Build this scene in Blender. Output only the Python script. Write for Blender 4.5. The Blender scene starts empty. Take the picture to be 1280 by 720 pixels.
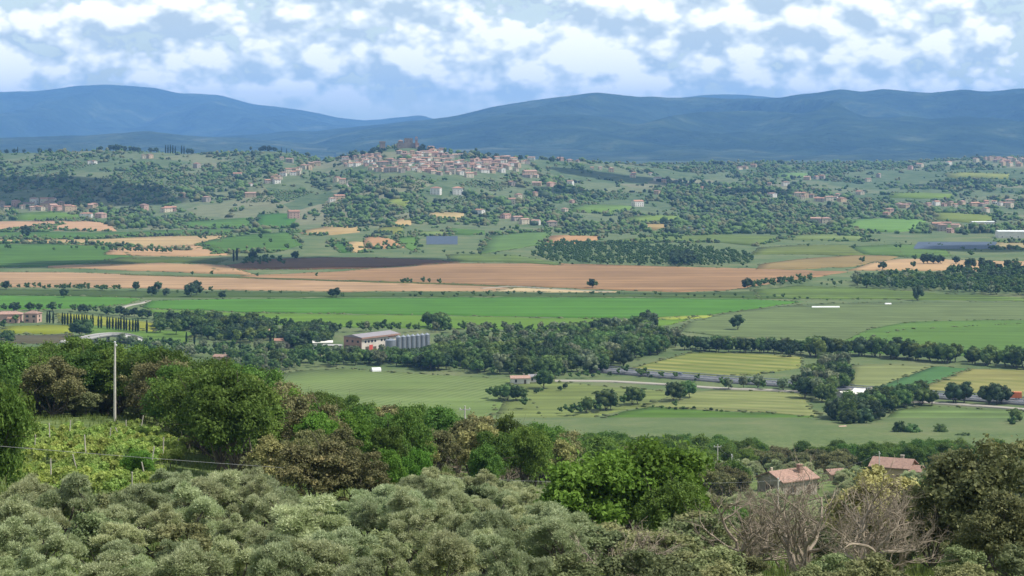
import bpy, math, random
import numpy as np
from mathutils import Vector, Matrix

# ------------------------------------------------------------------ camera, sky, sun, exposure
F = 2475.0            # focal length in pixels of a 1280 px wide picture
HZ = 170.0            # picture row of the horizon
ZC = 135.0            # camera height above the valley floor
SC = bpy.context.scene
COL = SC.collection
SC.render.engine = 'CYCLES'
cam_d = bpy.data.cameras.new('camera')
cam_d.sensor_width = 36.0
cam_d.lens = 36.0 * F / 1280.0
cam_d.shift_y = -(360.0 - HZ) / 1280.0
cam_d.clip_start = 1.0
cam_d.clip_end = 120000.0
cam = bpy.data.objects.new('camera', cam_d)
cam.location = (0, 0, ZC)
cam.rotation_euler = (math.radians(90), 0, 0)
COL.objects.link(cam)
SC.camera = cam
SC.view_settings.view_transform = 'Standard'
SC.view_settings.look = 'None'
SC.view_settings.exposure = 0.32
SC.view_settings.gamma = 1.0
SC.cycles.use_denoising = True
SC.cycles.denoiser = 'OPENIMAGEDENOISE'
SC.cycles.max_bounces = 6
SC.cycles.diffuse_bounces = 3
SC.cycles.glossy_bounces = 2
SC.cycles.transmission_bounces = 3
SC.cycles.volume_bounces = 1
SC.cycles.sample_clamp_indirect = 6.0

SUN_EL = math.radians(57)
SUN_AZ = math.radians(96)       # clockwise from +Y: the sun stands to the right
SUN_DIR = Vector((math.sin(SUN_AZ) * math.cos(SUN_EL), math.cos(SUN_AZ) * math.cos(SUN_EL), math.sin(SUN_EL)))
sun_d = bpy.data.lights.new('sun', 'SUN')
sun_d.energy = 5.0
sun_d.angle = math.radians(0.53)
sun_d.color = (1.0, 0.96, 0.89)
sun = bpy.data.objects.new('sun', sun_d)
sun.rotation_euler = SUN_DIR.to_track_quat('Z', 'Y').to_euler()
sun.location = (600, 0, 900)
COL.objects.link(sun)

HAZE_DENSITY = 4.8e-5
HAZE_COLOR = (0.215, 0.465, 0.96)


SKY_STRENGTH = 0.10
SEED = 3.3
CLOUD_T = 0.05


def build_world():
    w = bpy.data.worlds.new('World')
    SC.world = w
    w.use_nodes = True
    nt = w.node_tree
    nt.nodes.clear()
    N, L = nt.nodes.new, nt.links.new

    def math_n(op, a, b=None, clamp=False):
        n = N('ShaderNodeMath')
        n.operation = op
        n.use_clamp = clamp
        for i, v in enumerate((a, b)):
            if v is None:
                continue
            if isinstance(v, (int, float)):
                n.inputs[i].default_value = v
            else:
                L(v, n.inputs[i])
        return n.outputs[0]

    sky = N('ShaderNodeTexSky')
    sky.sky_type = 'NISHITA'
    sky.sun_disc = False
    sky.sun_elevation = SUN_EL
    sky.sun_rotation = SUN_AZ
    sky.altitude = 200
    sky.air_density = 1.0
    sky.dust_density = 0.6
    sky.ozone_density = 1.6
    tc = N('ShaderNodeTexCoord')
    sep = N('ShaderNodeSeparateXYZ')
    L(tc.outputs['Generated'], sep.inputs[0])
    z = math_n('MAXIMUM', sep.outputs[2], 0.0)

    # cumulus: heaps with bright heads and bluish bases, over a pale veil
    def coords(dx, dz):
        comb = N('ShaderNodeCombineXYZ')
        L(math_n('ADD', sep.outputs[0], dx), comb.inputs[0])
        L(sep.outputs[1], comb.inputs[1])
        L(math_n('ADD', math_n('MULTIPLY', z, 1.55), dz), comb.inputs[2])
        off = N('ShaderNodeVectorMath')
        off.operation = 'ADD'
        L(comb.outputs[0], off.inputs[0])
        off.inputs[1].default_value = (SEED, SEED * 0.7, SEED * 0.3)
        return off.outputs[0]

    def fbm_n(vec, scale, detail, rough, dist=0.0):
        n = N('ShaderNodeTexNoise')
        n.inputs['Scale'].default_value = scale
        n.inputs['Detail'].default_value = detail
        n.inputs['Roughness'].default_value = rough
        n.inputs['Lacunarity'].default_value = 2.1
        n.inputs['Distortion'].default_value = dist
        L(vec, n.inputs['Vector'])
        return n.outputs[0]

    def puff(vec, scale, detail):
        v = N('ShaderNodeTexVoronoi')
        v.feature = 'F1'
        v.inputs['Scale'].default_value = scale
        v.inputs['Detail'].default_value = detail
        v.inputs['Roughness'].default_value = 0.5
        v.inputs['Lacunarity'].default_value = 2.3
        L(vec, v.inputs['Vector'])
        return v.outputs[0]

    def heap(vec, fine):
        # rounded cells on a large drift, frayed by fine noise
        big = fbm_n(vec, 13.0, 2.0, 0.5)
        cells = puff(vec, 42.0, 2.0)
        d = math_n('SUBTRACT', math_n('MULTIPLY', big, 1.25), math_n('MULTIPLY', cells, 0.42))
        if fine:
            f = fbm_n(vec, 60.0, 5.0, 0.62, 0.2)
            d = math_n('ADD', d, math_n('MULTIPLY', math_n('SUBTRACT', f, 0.5), 0.55))
        return d
    p0 = coords(0.0, 0.0)
    p1 = coords(0.006, 0.014)
    d0 = heap(p0, True)
    s0 = heap(p0, False)
    s1 = heap(p1, False)
    dens = math_n('SUBTRACT', d0, math_n('ADD', math_n('MULTIPLY', z, 0.38), CLOUD_T))  # cloud cover also thinned towards the zenith to weaken the sky fill
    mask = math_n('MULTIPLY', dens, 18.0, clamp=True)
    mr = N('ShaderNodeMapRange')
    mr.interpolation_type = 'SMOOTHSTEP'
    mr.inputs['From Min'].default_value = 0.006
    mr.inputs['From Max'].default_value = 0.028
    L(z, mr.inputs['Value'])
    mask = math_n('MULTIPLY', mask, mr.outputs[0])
    lit = math_n('ADD', math_n('MULTIPLY', math_n('SUBTRACT', s0, s1), 2.8), math_n('ADD', math_n('MULTIPLY', dens, 1.0), 0.27), clamp=True)  # paints sunlit heads and shaded bases into the cloud colour
    ramp = N('ShaderNodeValToRGB')
    ramp.color_ramp.elements[0].position = 0.0
    ramp.color_ramp.elements[0].color = (0.68, 0.80, 0.86, 1)
    ramp.color_ramp.elements[1].position = 0.85
    ramp.color_ramp.elements[1].color = (1.55, 1.52, 1.44, 1)
    e = ramp.color_ramp.elements.new(0.42)
    e.color = (1.02, 1.10, 1.08, 1)
    L(lit, ramp.inputs[0])
    cl = N('ShaderNodeVectorMath')
    cl.operation = 'SCALE'
    cl.inputs['Scale'].default_value = 0.80 / SKY_STRENGTH
    L(ramp.outputs[0], cl.inputs[0])
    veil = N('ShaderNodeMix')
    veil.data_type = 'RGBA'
    # veil thinned overhead, out of view, to lower the ambient light
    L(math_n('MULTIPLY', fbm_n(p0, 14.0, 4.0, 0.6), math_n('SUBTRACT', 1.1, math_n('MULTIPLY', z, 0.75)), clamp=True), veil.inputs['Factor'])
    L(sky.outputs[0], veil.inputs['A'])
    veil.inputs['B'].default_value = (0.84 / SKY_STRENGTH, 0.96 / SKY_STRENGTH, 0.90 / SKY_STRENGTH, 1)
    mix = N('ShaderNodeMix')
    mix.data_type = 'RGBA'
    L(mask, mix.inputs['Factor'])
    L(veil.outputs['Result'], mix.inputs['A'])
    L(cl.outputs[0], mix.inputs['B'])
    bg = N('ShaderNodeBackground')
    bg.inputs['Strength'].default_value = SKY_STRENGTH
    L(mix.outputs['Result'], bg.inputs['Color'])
    w.cycles.sampling_method = 'MANUAL'
    w.cycles.sample_map_resolution = 512
    out = N('ShaderNodeOutputWorld')
    L(bg.outputs[0], out.inputs['Surface'])


build_world()

# ------------------------------------------------------------------ helpers
RNG = np.random.default_rng(7)
random.seed(7)


def lin(c):
    c = np.asarray(c, float) / 255.0
    return np.where(c <= 0.04045, c / 12.92, ((c + 0.055) / 1.055) ** 2.4)


def albedo(rgb, Y=0.0, lo=0.015):
    """surface colour that a picture colour at distance Y comes from"""
    a = lin(rgb)
    T = math.exp(-HAZE_DENSITY * Y)
    A = np.array(HAZE_COLOR) * 0.8
    s = (a - A * (1 - T)) / T / 2.2
    s = s.mean() + 1.14 * (s - s.mean())
    return tuple(np.clip(s, lo, 0.85))


def _hash(ix, iy, seed):
    n = (ix.astype(np.int64) * 374761393 + iy.astype(np.int64) * 668265263 + seed * 1442695041) & 0xffffffff
    n = ((n ^ (n >> 13)) * 1274126177) & 0xffffffff
    return ((n ^ (n >> 16)) & 0xffff) / 65535.0


def vnoise(x, y, seed=0):
    x = np.asarray(x, float)
    y = np.asarray(y, float)
    ix, iy = np.floor(x), np.floor(y)
    fx, fy = x - ix, y - iy
    fx = fx * fx * (3 - 2 * fx)
    fy = fy * fy * (3 - 2 * fy)
    a = _hash(ix, iy, seed)
    b = _hash(ix + 1, iy, seed)
    c = _hash(ix, iy + 1, seed)
    d = _hash(ix + 1, iy + 1, seed)
    return (a * (1 - fx) + b * fx) * (1 - fy) + (c * (1 - fx) + d * fx) * fy


def fbm(x, y, seed=0, oct=4):
    s, a, t = 0, 1.0, 0.0
    for i in range(oct):
        s = s + a * (vnoise(x * 2 ** i, y * 2 ** i, seed + i * 17) * 2 - 1)
        t += a
        a *= 0.5
    return s / t


def tag(o, label=None, cat=None, group=None, kind=None):
    if label:
        o['label'] = label
    if cat:
        o['category'] = cat
    if group:
        o['group'] = group
    if kind:
        o['kind'] = kind
    return o


def link(o, parent=None):
    COL.objects.link(o)
    if parent is not None:
        o.parent = parent
    return o


def mesh_obj(name, me, parent=None):
    return link(bpy.data.objects.new(name, me), parent)


def empty(name, loc, rz=0.0):
    o = bpy.data.objects.new(name, None)
    o.empty_display_size = 0.5
    o.location = loc
    o.rotation_euler = (0, 0, rz)
    return link(o)


def np_mesh(name, V, faces, mats, mi=None, smooth=False):
    """V (n,3); faces: list of arrays (m,k); one mesh"""
    me = bpy.data.meshes.new(name)
    V = np.asarray(V, np.float32)
    faces = [np.asarray(f, np.int32) for f in faces if len(f)]
    loops = np.concatenate([f.ravel() for f in faces])
    tot = np.concatenate([np.full(len(f), f.shape[1], np.int32) for f in faces])
    start = np.concatenate([[0], np.cumsum(tot)[:-1]]).astype(np.int32)
    me.vertices.add(len(V))
    me.vertices.foreach_set('co', V.ravel())
    me.loops.add(len(loops))
    me.loops.foreach_set('vertex_index', loops)
    me.polygons.add(len(tot))
    me.polygons.foreach_set('loop_start', start)
    me.polygons.foreach_set('loop_total', tot)
    if not isinstance(mats, (list, tuple)):
        mats = [mats]
    for m in mats:
        me.materials.append(m)
    if mi is not None:
        me.polygons.foreach_set('material_index', np.asarray(mi, np.int32))
    if smooth:
        me.polygons.foreach_set('use_smooth', np.ones(len(tot), bool))
    me.update()
    me.validate()
    return me


class MB:
    """collects simple solids into one mesh"""

    def __init__(self):
        self.v, self.f = [], []

    def add(self, vs, fs):
        b = len(self.v)
        self.v += [tuple(p) for p in vs]
        self.f += [tuple(i + b for i in f) for f in fs]
        return self

    def box(self, x0, x1, y0, y1, z0, z1):
        vs = [(x0, y0, z0), (x1, y0, z0), (x1, y1, z0), (x0, y1, z0), (x0, y0, z1), (x1, y0, z1), (x1, y1, z1), (x0, y1, z1)]
        return self.add(vs, [(3, 2, 1, 0), (4, 5, 6, 7), (0, 1, 5, 4), (1, 2, 6, 5), (2, 3, 7, 6), (3, 0, 4, 7)])

    def lathe(self, prof, cx=0, cy=0, n=16):
        vs, fs = [], []
        for r, z in prof:
            for k in range(n):
                a = 2 * math.pi * k / n
                vs.append((cx + r * math.cos(a), cy + r * math.sin(a), z))
        for i in range(len(prof) - 1):
            for k in range(n):
                fs.append((i * n + k, i * n + (k + 1) % n, (i + 1) * n + (k + 1) % n, (i + 1) * n + k))
        fs.append(tuple(reversed(range(n))))
        fs.append(tuple(range((len(prof) - 1) * n, len(prof) * n)))
        return self.add(vs, fs)

    def tube(self, pts, rad, n=6):
        pts = [Vector(p) for p in pts]
        vs, fs = [], []
        up = Vector((0.31, 0.17, 0.93))
        for i, p in enumerate(pts):
            d = (pts[min(i + 1, len(pts) - 1)] - pts[max(i - 1, 0)])
            d.normalize()
            a = d.cross(up)
            if a.length < 1e-3:
                a = d.cross(Vector((1, 0, 0)))
            a.normalize()
            b = d.cross(a)
            r = rad[i] if isinstance(rad, (list, tuple)) else rad
            for k in range(n):
                t = 2 * math.pi * k / n
                vs.append(p + a * (r * math.cos(t)) + b * (r * math.sin(t)))
        for i in range(len(pts) - 1):
            for k in range(n):
                fs.append((i * n + k, i * n + (k + 1) % n, (i + 1) * n + (k + 1) % n, (i + 1) * n + k))
        fs.append(tuple(reversed(range(n))))
        fs.append(tuple(range((len(pts) - 1) * n, len(pts) * n)))
        return self.add(vs, fs)

    def mesh(self, name, mat):
        me = bpy.data.meshes.new(name)
        me.from_pydata([tuple(v) for v in self.v], [], self.f)
        me.materials.append(mat)
        me.update()
        return me

    def build(self, name, mat, parent=None):
        return mesh_obj(name, self.mesh(name, mat), parent)


# ------------------------------------------------------------------ materials
def new_mat(name):
    m = bpy.data.materials.new(name)
    m.use_nodes = True
    nt = m.node_tree
    nt.nodes.clear()
    out = nt.nodes.new('ShaderNodeOutputMaterial')
    return m, nt, nt.nodes.new, nt.links.new, out


def rgba(c):
    return (float(c[0]), float(c[1]), float(c[2]), 1.0)


def plain(name, c, rough=0.8, var=0.12, scale=1.5, bump=0.0, metal=0.0):
    m, nt, N, L, out = new_mat(name)
    b = N('ShaderNodeBsdfPrincipled')
    b.inputs['Roughness'].default_value = rough
    b.inputs['Metallic'].default_value = metal
    tc = N('ShaderNodeTexCoord')
    n = N('ShaderNodeTexNoise')
    n.inputs['Scale'].default_value = scale
    n.inputs['Detail'].default_value = 5
    L(tc.outputs['Object'], n.inputs['Vector'])
    mx = N('ShaderNodeMix')
    mx.data_type = 'RGBA'
    c = np.array(c[:3])
    mx.inputs['A'].default_value = rgba(c * (1 - var * 1.6))
    mx.inputs['B'].default_value = rgba(np.clip(c * (1 + var * 1.6), 0, 0.95))
    L(n.outputs[0], mx.inputs['Factor'])
    L(mx.outputs['Result'], b.inputs['Base Color'])
    if bump:
        bp = N('ShaderNodeBump')
        bp.inputs['Strength'].default_value = bump
        bp.inputs['Distance'].default_value = 0.1
        L(n.outputs[0], bp.inputs['Height'])
        L(bp.outputs[0], b.inputs['Normal'])
    L(b.outputs[0], out.inputs['Surface'])
    return m


def leaf_mat(name, c0, c1, trans=0.28, vary=0.35, nscale=0.9, huevar=0.03, c2=None):
    """foliage: two tones in patches, own tint for each tree, light passing through"""
    m, nt, N, L, out = new_mat(name)
    tc = N('ShaderNodeTexCoord')
    n = N('ShaderNodeTexNoise')
    n.inputs['Scale'].default_value = nscale
    n.inputs['Detail'].default_value = 3
    n.inputs['Roughness'].default_value = 0.7
    L(tc.outputs['Object'], n.inputs['Vector'])
    r = N('ShaderNodeValToRGB')
    r.color_ramp.elements[0].position = 0.36
    r.color_ramp.elements[0].color = rgba(c0)
    r.color_ramp.elements[1].position = 0.62
    r.color_ramp.elements[1].color = rgba(c1)
    if c2 is not None:
        e = r.color_ramp.elements.new(0.66)
        e.color = rgba(c2)
    L(n.outputs[0], r.inputs[0])
    oi = N('ShaderNodeObjectInfo')
    hsv = N('ShaderNodeHueSaturation')
    mr = N('ShaderNodeMapRange')
    mr.inputs['To Min'].default_value = 1 - vary
    mr.inputs['To Max'].default_value = 1 + vary
    L(oi.outputs['Random'], mr.inputs['Value'])
    L(mr.outputs[0], hsv.inputs['Value'])
    wn = N('ShaderNodeTexWhiteNoise')
    wn.noise_dimensions = '1D'
    L(oi.outputs['Random'], wn.inputs['W'])
    mr2 = N('ShaderNodeMapRange')
    mr2.inputs['To Min'].default_value = 0.5 - huevar
    mr2.inputs['To Max'].default_value = 0.5 + huevar
    L(wn.outputs['Value'], mr2.inputs['Value'])
    L(mr2.outputs[0], hsv.inputs['Hue'])
    L(r.outputs[0], hsv.inputs['Color'])
    p = N('ShaderNodeBsdfPrincipled')
    p.inputs['Roughness'].default_value = 0.6
    p.inputs['Specular IOR Level'].default_value = 0.12
    t = N('ShaderNodeBsdfTranslucent')
    L(hsv.outputs[0], p.inputs['Base Color'])
    L(hsv.outputs[0], t.inputs['Color'])
    mix = N('ShaderNodeMixShader')
    mix.inputs[0].default_value = trans
    L(p.outputs[0], mix.inputs[1])
    L(t.outputs[0], mix.inputs[2])
    L(mix.outputs[0], out.inputs['Surface'])
    return m


def field_mat(name, c, c2=None, var=0.18, stripe=0.0, period=6.0, ang=0.0, stripe_c=None, patch=45.0, rough=0.9):
    """a farmed field: patchy growth plus sown or mown lines"""
    m, nt, N, L, out = new_mat(name)
    c = np.array(c[:3])
    c2 = np.clip(c * (1 - var), 0, 1) if c2 is None else np.array(c2[:3])
    geo = N('ShaderNodeNewGeometry')
    n = N('ShaderNodeTexNoise')
    n.inputs['Scale'].default_value = 1.0 / patch
    n.inputs['Detail'].default_value = 8
    n.inputs['Roughness'].default_value = 0.62
    L(geo.outputs['Position'], n.inputs['Vector'])
    r = N('ShaderNodeValToRGB')
    r.color_ramp.elements[0].position = 0.33
    r.color_ramp.elements[0].color = rgba(c2)
    r.color_ramp.elements[1].position = 0.66
    r.color_ramp.elements[1].color = rgba(np.clip(c * (1 + var * 0.5), 0, 1))
    L(n.outputs[0], r.inputs[0])
    col = r.outputs[0]
    # tramlines and growth bands run along the tilling direction
    mp = N('ShaderNodeMapping')
    mp.inputs['Rotation'].default_value = (0, 0, ang)
    mp.inputs['Scale'].default_value = (1.0 / 300.0, 1.0 / 9.0, 1.0)
    L(geo.outputs['Position'], mp.inputs['Vector'])
    nb = N('ShaderNodeTexNoise')
    nb.inputs['Scale'].default_value = 1.0
    nb.inputs['Detail'].default_value = 4
    L(mp.outputs[0], nb.inputs['Vector'])
    mb = N('ShaderNodeMapRange')
    mb.inputs['From Min'].default_value = 0.3
    mb.inputs['From Max'].default_value = 0.7
    mb.inputs['To Min'].default_value = 1 - var * 1.5
    mb.inputs['To Max'].default_value = 1 + var * 1.0
    L(nb.outputs[0], mb.inputs['Value'])
    sc = N('ShaderNodeVectorMath')
    sc.operation = 'SCALE'
    L(col, sc.inputs[0])
    L(mb.outputs[0], sc.inputs['Scale'])
    col = sc.outputs[0]
    if stripe > 0:
        mp2 = N('ShaderNodeMapping')
        mp2.inputs['Rotation'].default_value = (0, 0, ang)
        L(geo.outputs['Position'], mp2.inputs['Vector'])
        wv = N('ShaderNodeTexWave')
        wv.bands_direction = 'Y'
        wv.inputs['Scale'].default_value = 0.314 / period * 1.0
        wv.inputs['Distortion'].default_value = 0.6
        wv.inputs['Detail'].default_value = 3
        wv.inputs['Detail Scale'].default_value = 0.05
        L(mp2.outputs[0], wv.inputs['Vector'])
        n2 = N('ShaderNodeTexNoise')
        n2.inputs['Scale'].default_value = 0.02
        n2.inputs['Detail'].default_value = 4
        L(geo.outputs['Position'], n2.inputs['Vector'])
        mm = N('ShaderNodeMath')
        mm.operation = 'MULTIPLY'
        L(wv.outputs['Fac'], mm.inputs[0])
        mr = N('ShaderNodeMapRange')
        mr.inputs['From Min'].default_value = 0.35
        mr.inputs['From Max'].default_value = 0.6
        mr.inputs['To Max'].default_value = stripe
        L(n2.outputs[0], mr.inputs['Value'])
        L(mr.outputs[0], mm.inputs[1])
        mx = N('ShaderNodeMix')
        mx.data_type = 'RGBA'
        L(mm.outputs[0], mx.inputs['Factor'])
        L(col, mx.inputs['A'])
        mx.inputs['B'].default_value = rgba(c * 0.55 if stripe_c is None else stripe_c)
        col = mx.outputs['Result']
    b = N('ShaderNodeBsdfPrincipled')
    b.inputs['Roughness'].default_value = rough
    b.inputs['Specular IOR Level'].default_value = 0.1
    L(col, b.inputs['Base Color'])
    nf = N('ShaderNodeTexNoise')
    nf.inputs['Scale'].default_value = 1.1
    nf.inputs['Detail'].default_value = 4
    L(geo.outputs['Position'], nf.inputs['Vector'])
    bp = N('ShaderNodeBump')
    bp.inputs['Strength'].default_value = 0.6
    bp.inputs['Distance'].default_value = 0.25
    L(nf.outputs[0], bp.inputs['Height'])
    L(bp.outputs[0], b.inputs['Normal'])
    L(b.outputs[0], out.inputs['Surface'])
    return m


# ------------------------------------------------------------------ the lie of the land
NEAR_PX = np.array([-900., 143., 600., 1000., 2200.])
NEAR_Y = np.array([0., 30., 60., 90., 160., 230., 300., 400., 500., 600., 750., 950.])
NEAR_Z = np.array([
    [133.2, 126, 119, 114.6, 109.5, 104, 98, 82, 63, 44, 18, 0],
    [133.2, 126, 119, 114.2, 108, 101.5, 94, 79, 60, 40, 15, 0],
    [133.2, 126, 119, 114.2, 104, 94.5, 84.5, 69, 52, 36, 14, 0],
    [133.2, 126, 119, 114.2, 101, 87, 74, 59, 47.5, 33, 12, 0],
    [133.2, 126, 119, 114.2, 101, 86, 72, 57, 46, 32, 12, 0]])
_ridge = np.array([   # column, row of the crest, distance of the crest, distance of the foot
    [-1500, 192, 5000, 3100], [-300, 192, 4900, 3100], [0, 191, 4800, 3150], [60, 191, 4700, 3150], [130, 188, 4700, 3150],
    [200, 191, 4650, 3100], [270, 194, 4600, 3050], [325, 189, 4550, 3000], [350, 190, 4550, 3000], [380, 196, 4500, 2950],
    [403, 204, 4450, 2900], [440, 194, 4400, 2850], [478, 187, 4350, 2800], [512, 183, 4350, 2800], [545, 188, 4350, 2800],
    [590, 194, 4400, 2800], [640, 198, 4450, 2850], [700, 201, 4550, 2850], [780, 205, 4800, 2900], [880, 206, 5200, 2950],
    [1000, 206, 5600, 3000], [1100, 205, 5900, 3000], [1170, 202, 6000, 3000], [1230, 198, 6000, 3000], [1300, 196, 6000, 3000],
    [2800, 198, 6200, 3000]])
_pxf = np.linspace(-1500, 2800, 1721)


def _smooth(a, k=9):
    w = np.hanning(k + 2)[1:-1]
    w /= w.sum()
    p = np.concatenate([np.full(k // 2, a[0]), a, np.full(k // 2, a[-1])])
    return np.convolve(p, w, 'valid')


R_PY = _smooth(np.interp(_pxf, _ridge[:, 0], _ridge[:, 1]), 13)
R_YR = _smooth(np.interp(_pxf, _ridge[:, 0], _ridge[:, 2]), 31)
R_YF = _smooth(np.interp(_pxf, _ridge[:, 0], _ridge[:, 3]), 31)


def H(px, Y):
    """ground height for a picture column and a distance"""
    px = np.asarray(px, float)
    Y = np.asarray(Y, float)
    px, Y = np.broadcast_arrays(px, Y)
    X = (px - 640.0) / F * Y
    # near hillside
    cols = np.array([np.interp(Y, NEAR_Y, row) for row in NEAR_Z])
    k = np.clip(np.searchsorted(NEAR_PX, px) - 1, 0, len(NEAR_PX) - 2)
    w = np.clip((px - NEAR_PX[k]) / (NEAR_PX[k + 1] - NEAR_PX[k]), 0, 1)
    zn = np.take_along_axis(cols, k[None], 0)[0] * (1 - w) + np.take_along_axis(cols, (k + 1)[None], 0)[0] * w
    zn = zn + 0.7 * fbm(X / 22.0, Y / 22.0, 3, 3) * np.clip((Y - 40) / 60, 0, 1) * np.clip((950 - Y) / 200, 0, 1)
    # the hills across the valley
    py = np.interp(px, _pxf, R_PY)
    Yr = np.interp(px, _pxf, R_YR)
    Yf = np.interp(px, _pxf, R_YF)
    zr = ZC - (py - HZ) / F * Yr
    u = np.clip((Y - Yf) / (Yr - Yf), 0, 1)
    s = 0.5 * u + 0.5 * u * u * (3 - 2 * u)
    b = np.clip((Y - Yr) / 1600.0, 0, 1)
    b = b * b * (3 - 2 * b)
    zf = zr * s * (1 - b) + 22.0 * b
    zf = zf + 15.0 * fbm(X / 420.0, Y / 420.0, 11, 3) * np.clip(u * 3, 0, 1) * np.clip((1 - u) * 2.5, 0.12, 1)
    zf = zf - 14.0 * np.clip((Y - 9000) / 6000.0, 0, 1) * b
    return np.where(Y < 950, zn, np.where(Y < 2500, 0.0, zf))


def hz(X, Y):
    return float(H(640 + F * X / Y, Y))


_YS = np.linspace(2500, 7400, 1000)
_GPX = np.arange(-400, 1681, 4.0)
_GH = H(_GPX[:, None], _YS[None, :])


def gp(px, py):
    """picture points to points on the land beyond the near hillside (arrays)"""
    px = np.atleast_1d(np.asarray(px, float))
    py = np.atleast_1d(np.asarray(py, float))
    out = np.zeros((len(px), 3))
    for i in range(len(px)):
        Y = ZC * F / max(py[i] - HZ, 1.0)
        z = 0.0
        if Y > 2500:
            k = np.clip((px[i] + 400) / 4.0, 0, len(_GPX) - 1.001)
            k0 = int(k)
            h = _GH[k0] * (1 - k + k0) + _GH[k0 + 1] * (k - k0)
            d = h - (ZC - (py[i] - HZ) / F * _YS)
            j = int(np.argmax(d > 0))
            if d[j] <= 0:
                j = len(_YS) - 1
                Y, z = _YS[j], h[j]
            elif j == 0:
                Y, z = _YS[0], h[0]
            else:
                w = (-d[j - 1]) / (d[j] - d[j - 1])
                Y = _YS[j - 1] + (_YS[j] - _YS[j - 1]) * w
                z = h[j - 1] + (h[j] - h[j - 1]) * w
        out[i] = ((px[i] - 640) / F * Y, Y, z)
    return out


def g1(px, py):
    return gp([px], [py])[0]


def at(px, Y):
    return np.array([(px - 640) / F * Y, Y, float(H(px, Y))])

# ------------------------------------------------------------------ ground, mountains, air
def ground_mat():
    m, nt, N, L, out = new_mat('ground_cover')
    geo = N('ShaderNodeNewGeometry')
    pos = geo.outputs['Position']
    sep = N('ShaderNodeSeparateXYZ')
    L(pos, sep.inputs[0])

    def noise(scale, detail=6, rough=0.6):
        n = N('ShaderNodeTexNoise')
        n.inputs['Scale'].default_value = scale
        n.inputs['Detail'].default_value = detail
        n.inputs['Roughness'].default_value = rough
        L(pos, n.inputs['Vector'])
        return n.outputs[0]

    def ramp(fac, stops):
        r = N('ShaderNodeValToRGB')
        el = r.color_ramp.elements
        el[0].position, el[0].color = stops[0][0], rgba(stops[0][1])
        el[1].position, el[1].color = stops[-1][0], rgba(stops[-1][1])
        for p, c in stops[1:-1]:
            e = el.new(p)
            e.color = rgba(c)
        L(fac, r.inputs[0])
        return r.outputs[0]

    def mix(f, a, b):
        x = N('ShaderNodeMix')
        x.data_type = 'RGBA'
        if isinstance(f, float):
            x.inputs['Factor'].default_value = f
        else:
            L(f, x.inputs['Factor'])
        L(a, x.inputs['A'])
        L(b, x.inputs['B'])
        return x.outputs['Result']

    near = ramp(noise(0.35, 8, 0.7), [(0.3, (0.035, 0.05, 0.016)), (0.5, (0.085, 0.12, 0.035)), (0.7, (0.17, 0.19, 0.07))])
    plain_c = ramp(noise(0.02, 8, 0.65), [(0.32, (0.055, 0.09, 0.034)), (0.5, (0.09, 0.12, 0.047)), (0.7, (0.14, 0.145, 0.07))])
    # small plots on the far slopes
    mp = N('ShaderNodeMapping')
    mp.inputs['Rotation'].default_value = (0, 0, 0.35)
    mp.inputs['Scale'].default_value = (1 / 150.0, 1 / 260.0, 0.0)
    L(pos, mp.inputs['Vector'])
    vor = N('ShaderNodeTexVoronoi')
    vor.distance = 'CHEBYCHEV'
    vor.inputs['Scale'].default_value = 1.0
    L(mp.outputs[0], vor.inputs['Vector'])
    bw = N('ShaderNodeSeparateColor')
    L(vor.outputs['Color'], bw.inputs[0])
    plots = ramp(bw.outputs[0], [(0.0, (0.05, 0.09, 0.035)), (0.3, (0.07, 0.11, 0.045)), (0.55, (0.10, 0.13, 0.06)),
                                 (0.8, (0.14, 0.155, 0.08)), (0.93, (0.21, 0.185, 0.115)), (1.0, (0.12, 0.14, 0.065))])
    fine = ramp(noise(0.035, 8, 0.7), [(0.38, (0.028, 0.05, 0.022)), (0.64, (0.14, 0.155, 0.08))])
    plots = mix(0.45, plots, fine)
    mrf = N('ShaderNodeMapRange')
    mrf.inputs['From Min'].default_value = 2600
    mrf.inputs['From Max'].default_value = 3100
    L(sep.outputs[1], mrf.inputs['Value'])
    far = mix(mrf.outputs[0], plain_c, plots)
    mrn = N('ShaderNodeMapRange')
    mrn.inputs['From Min'].default_value = 700
    mrn.inputs['From Max'].default_value = 950
    L(sep.outputs[1], mrn.inputs['Value'])
    # the country beyond the crest is mostly wooded
    mrw = N('ShaderNodeMapRange')
    mrw.inputs['From Min'].default_value = 6100
    mrw.inputs['From Max'].default_value = 6600
    L(sep.outputs[1], mrw.inputs['Value'])
    woods = ramp(noise(0.006, 8, 0.7), [(0.36, (0.022, 0.036, 0.016)), (0.55, (0.045, 0.065, 0.028)), (0.75, (0.13, 0.14, 0.08))])
    far = mix(mrw.outputs[0], far, woods)
    col = mix(mrn.outputs[0], near, far)
    b = N('ShaderNodeBsdfPrincipled')
    b.inputs['Roughness'].default_value = 0.95
    b.inputs['Specular IOR Level'].default_value = 0.1
    L(col, b.inputs['Base Color'])
    bp = N('ShaderNodeBump')
    bp.inputs['Strength'].default_value = 0.7
    bp.inputs['Distance'].default_value = 0.3
    L(noise(0.9, 5), bp.inputs['Height'])
    L(bp.outputs[0], b.inputs['Normal'])
    L(b.outputs[0], out.inputs['Surface'])
    return m


def grid_mesh(name, P, mat, smooth=True):
    nr, nc = P.shape[:2]
    idx = np.arange(nr * nc).reshape(nr, nc)
    f = np.stack([idx[:-1, :-1], idx[:-1, 1:], idx[1:, 1:], idx[1:, :-1]], -1).reshape(-1, 4)
    return np_mesh(name, P.reshape(-1, 3), [f], mat, smooth=smooth)


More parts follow.
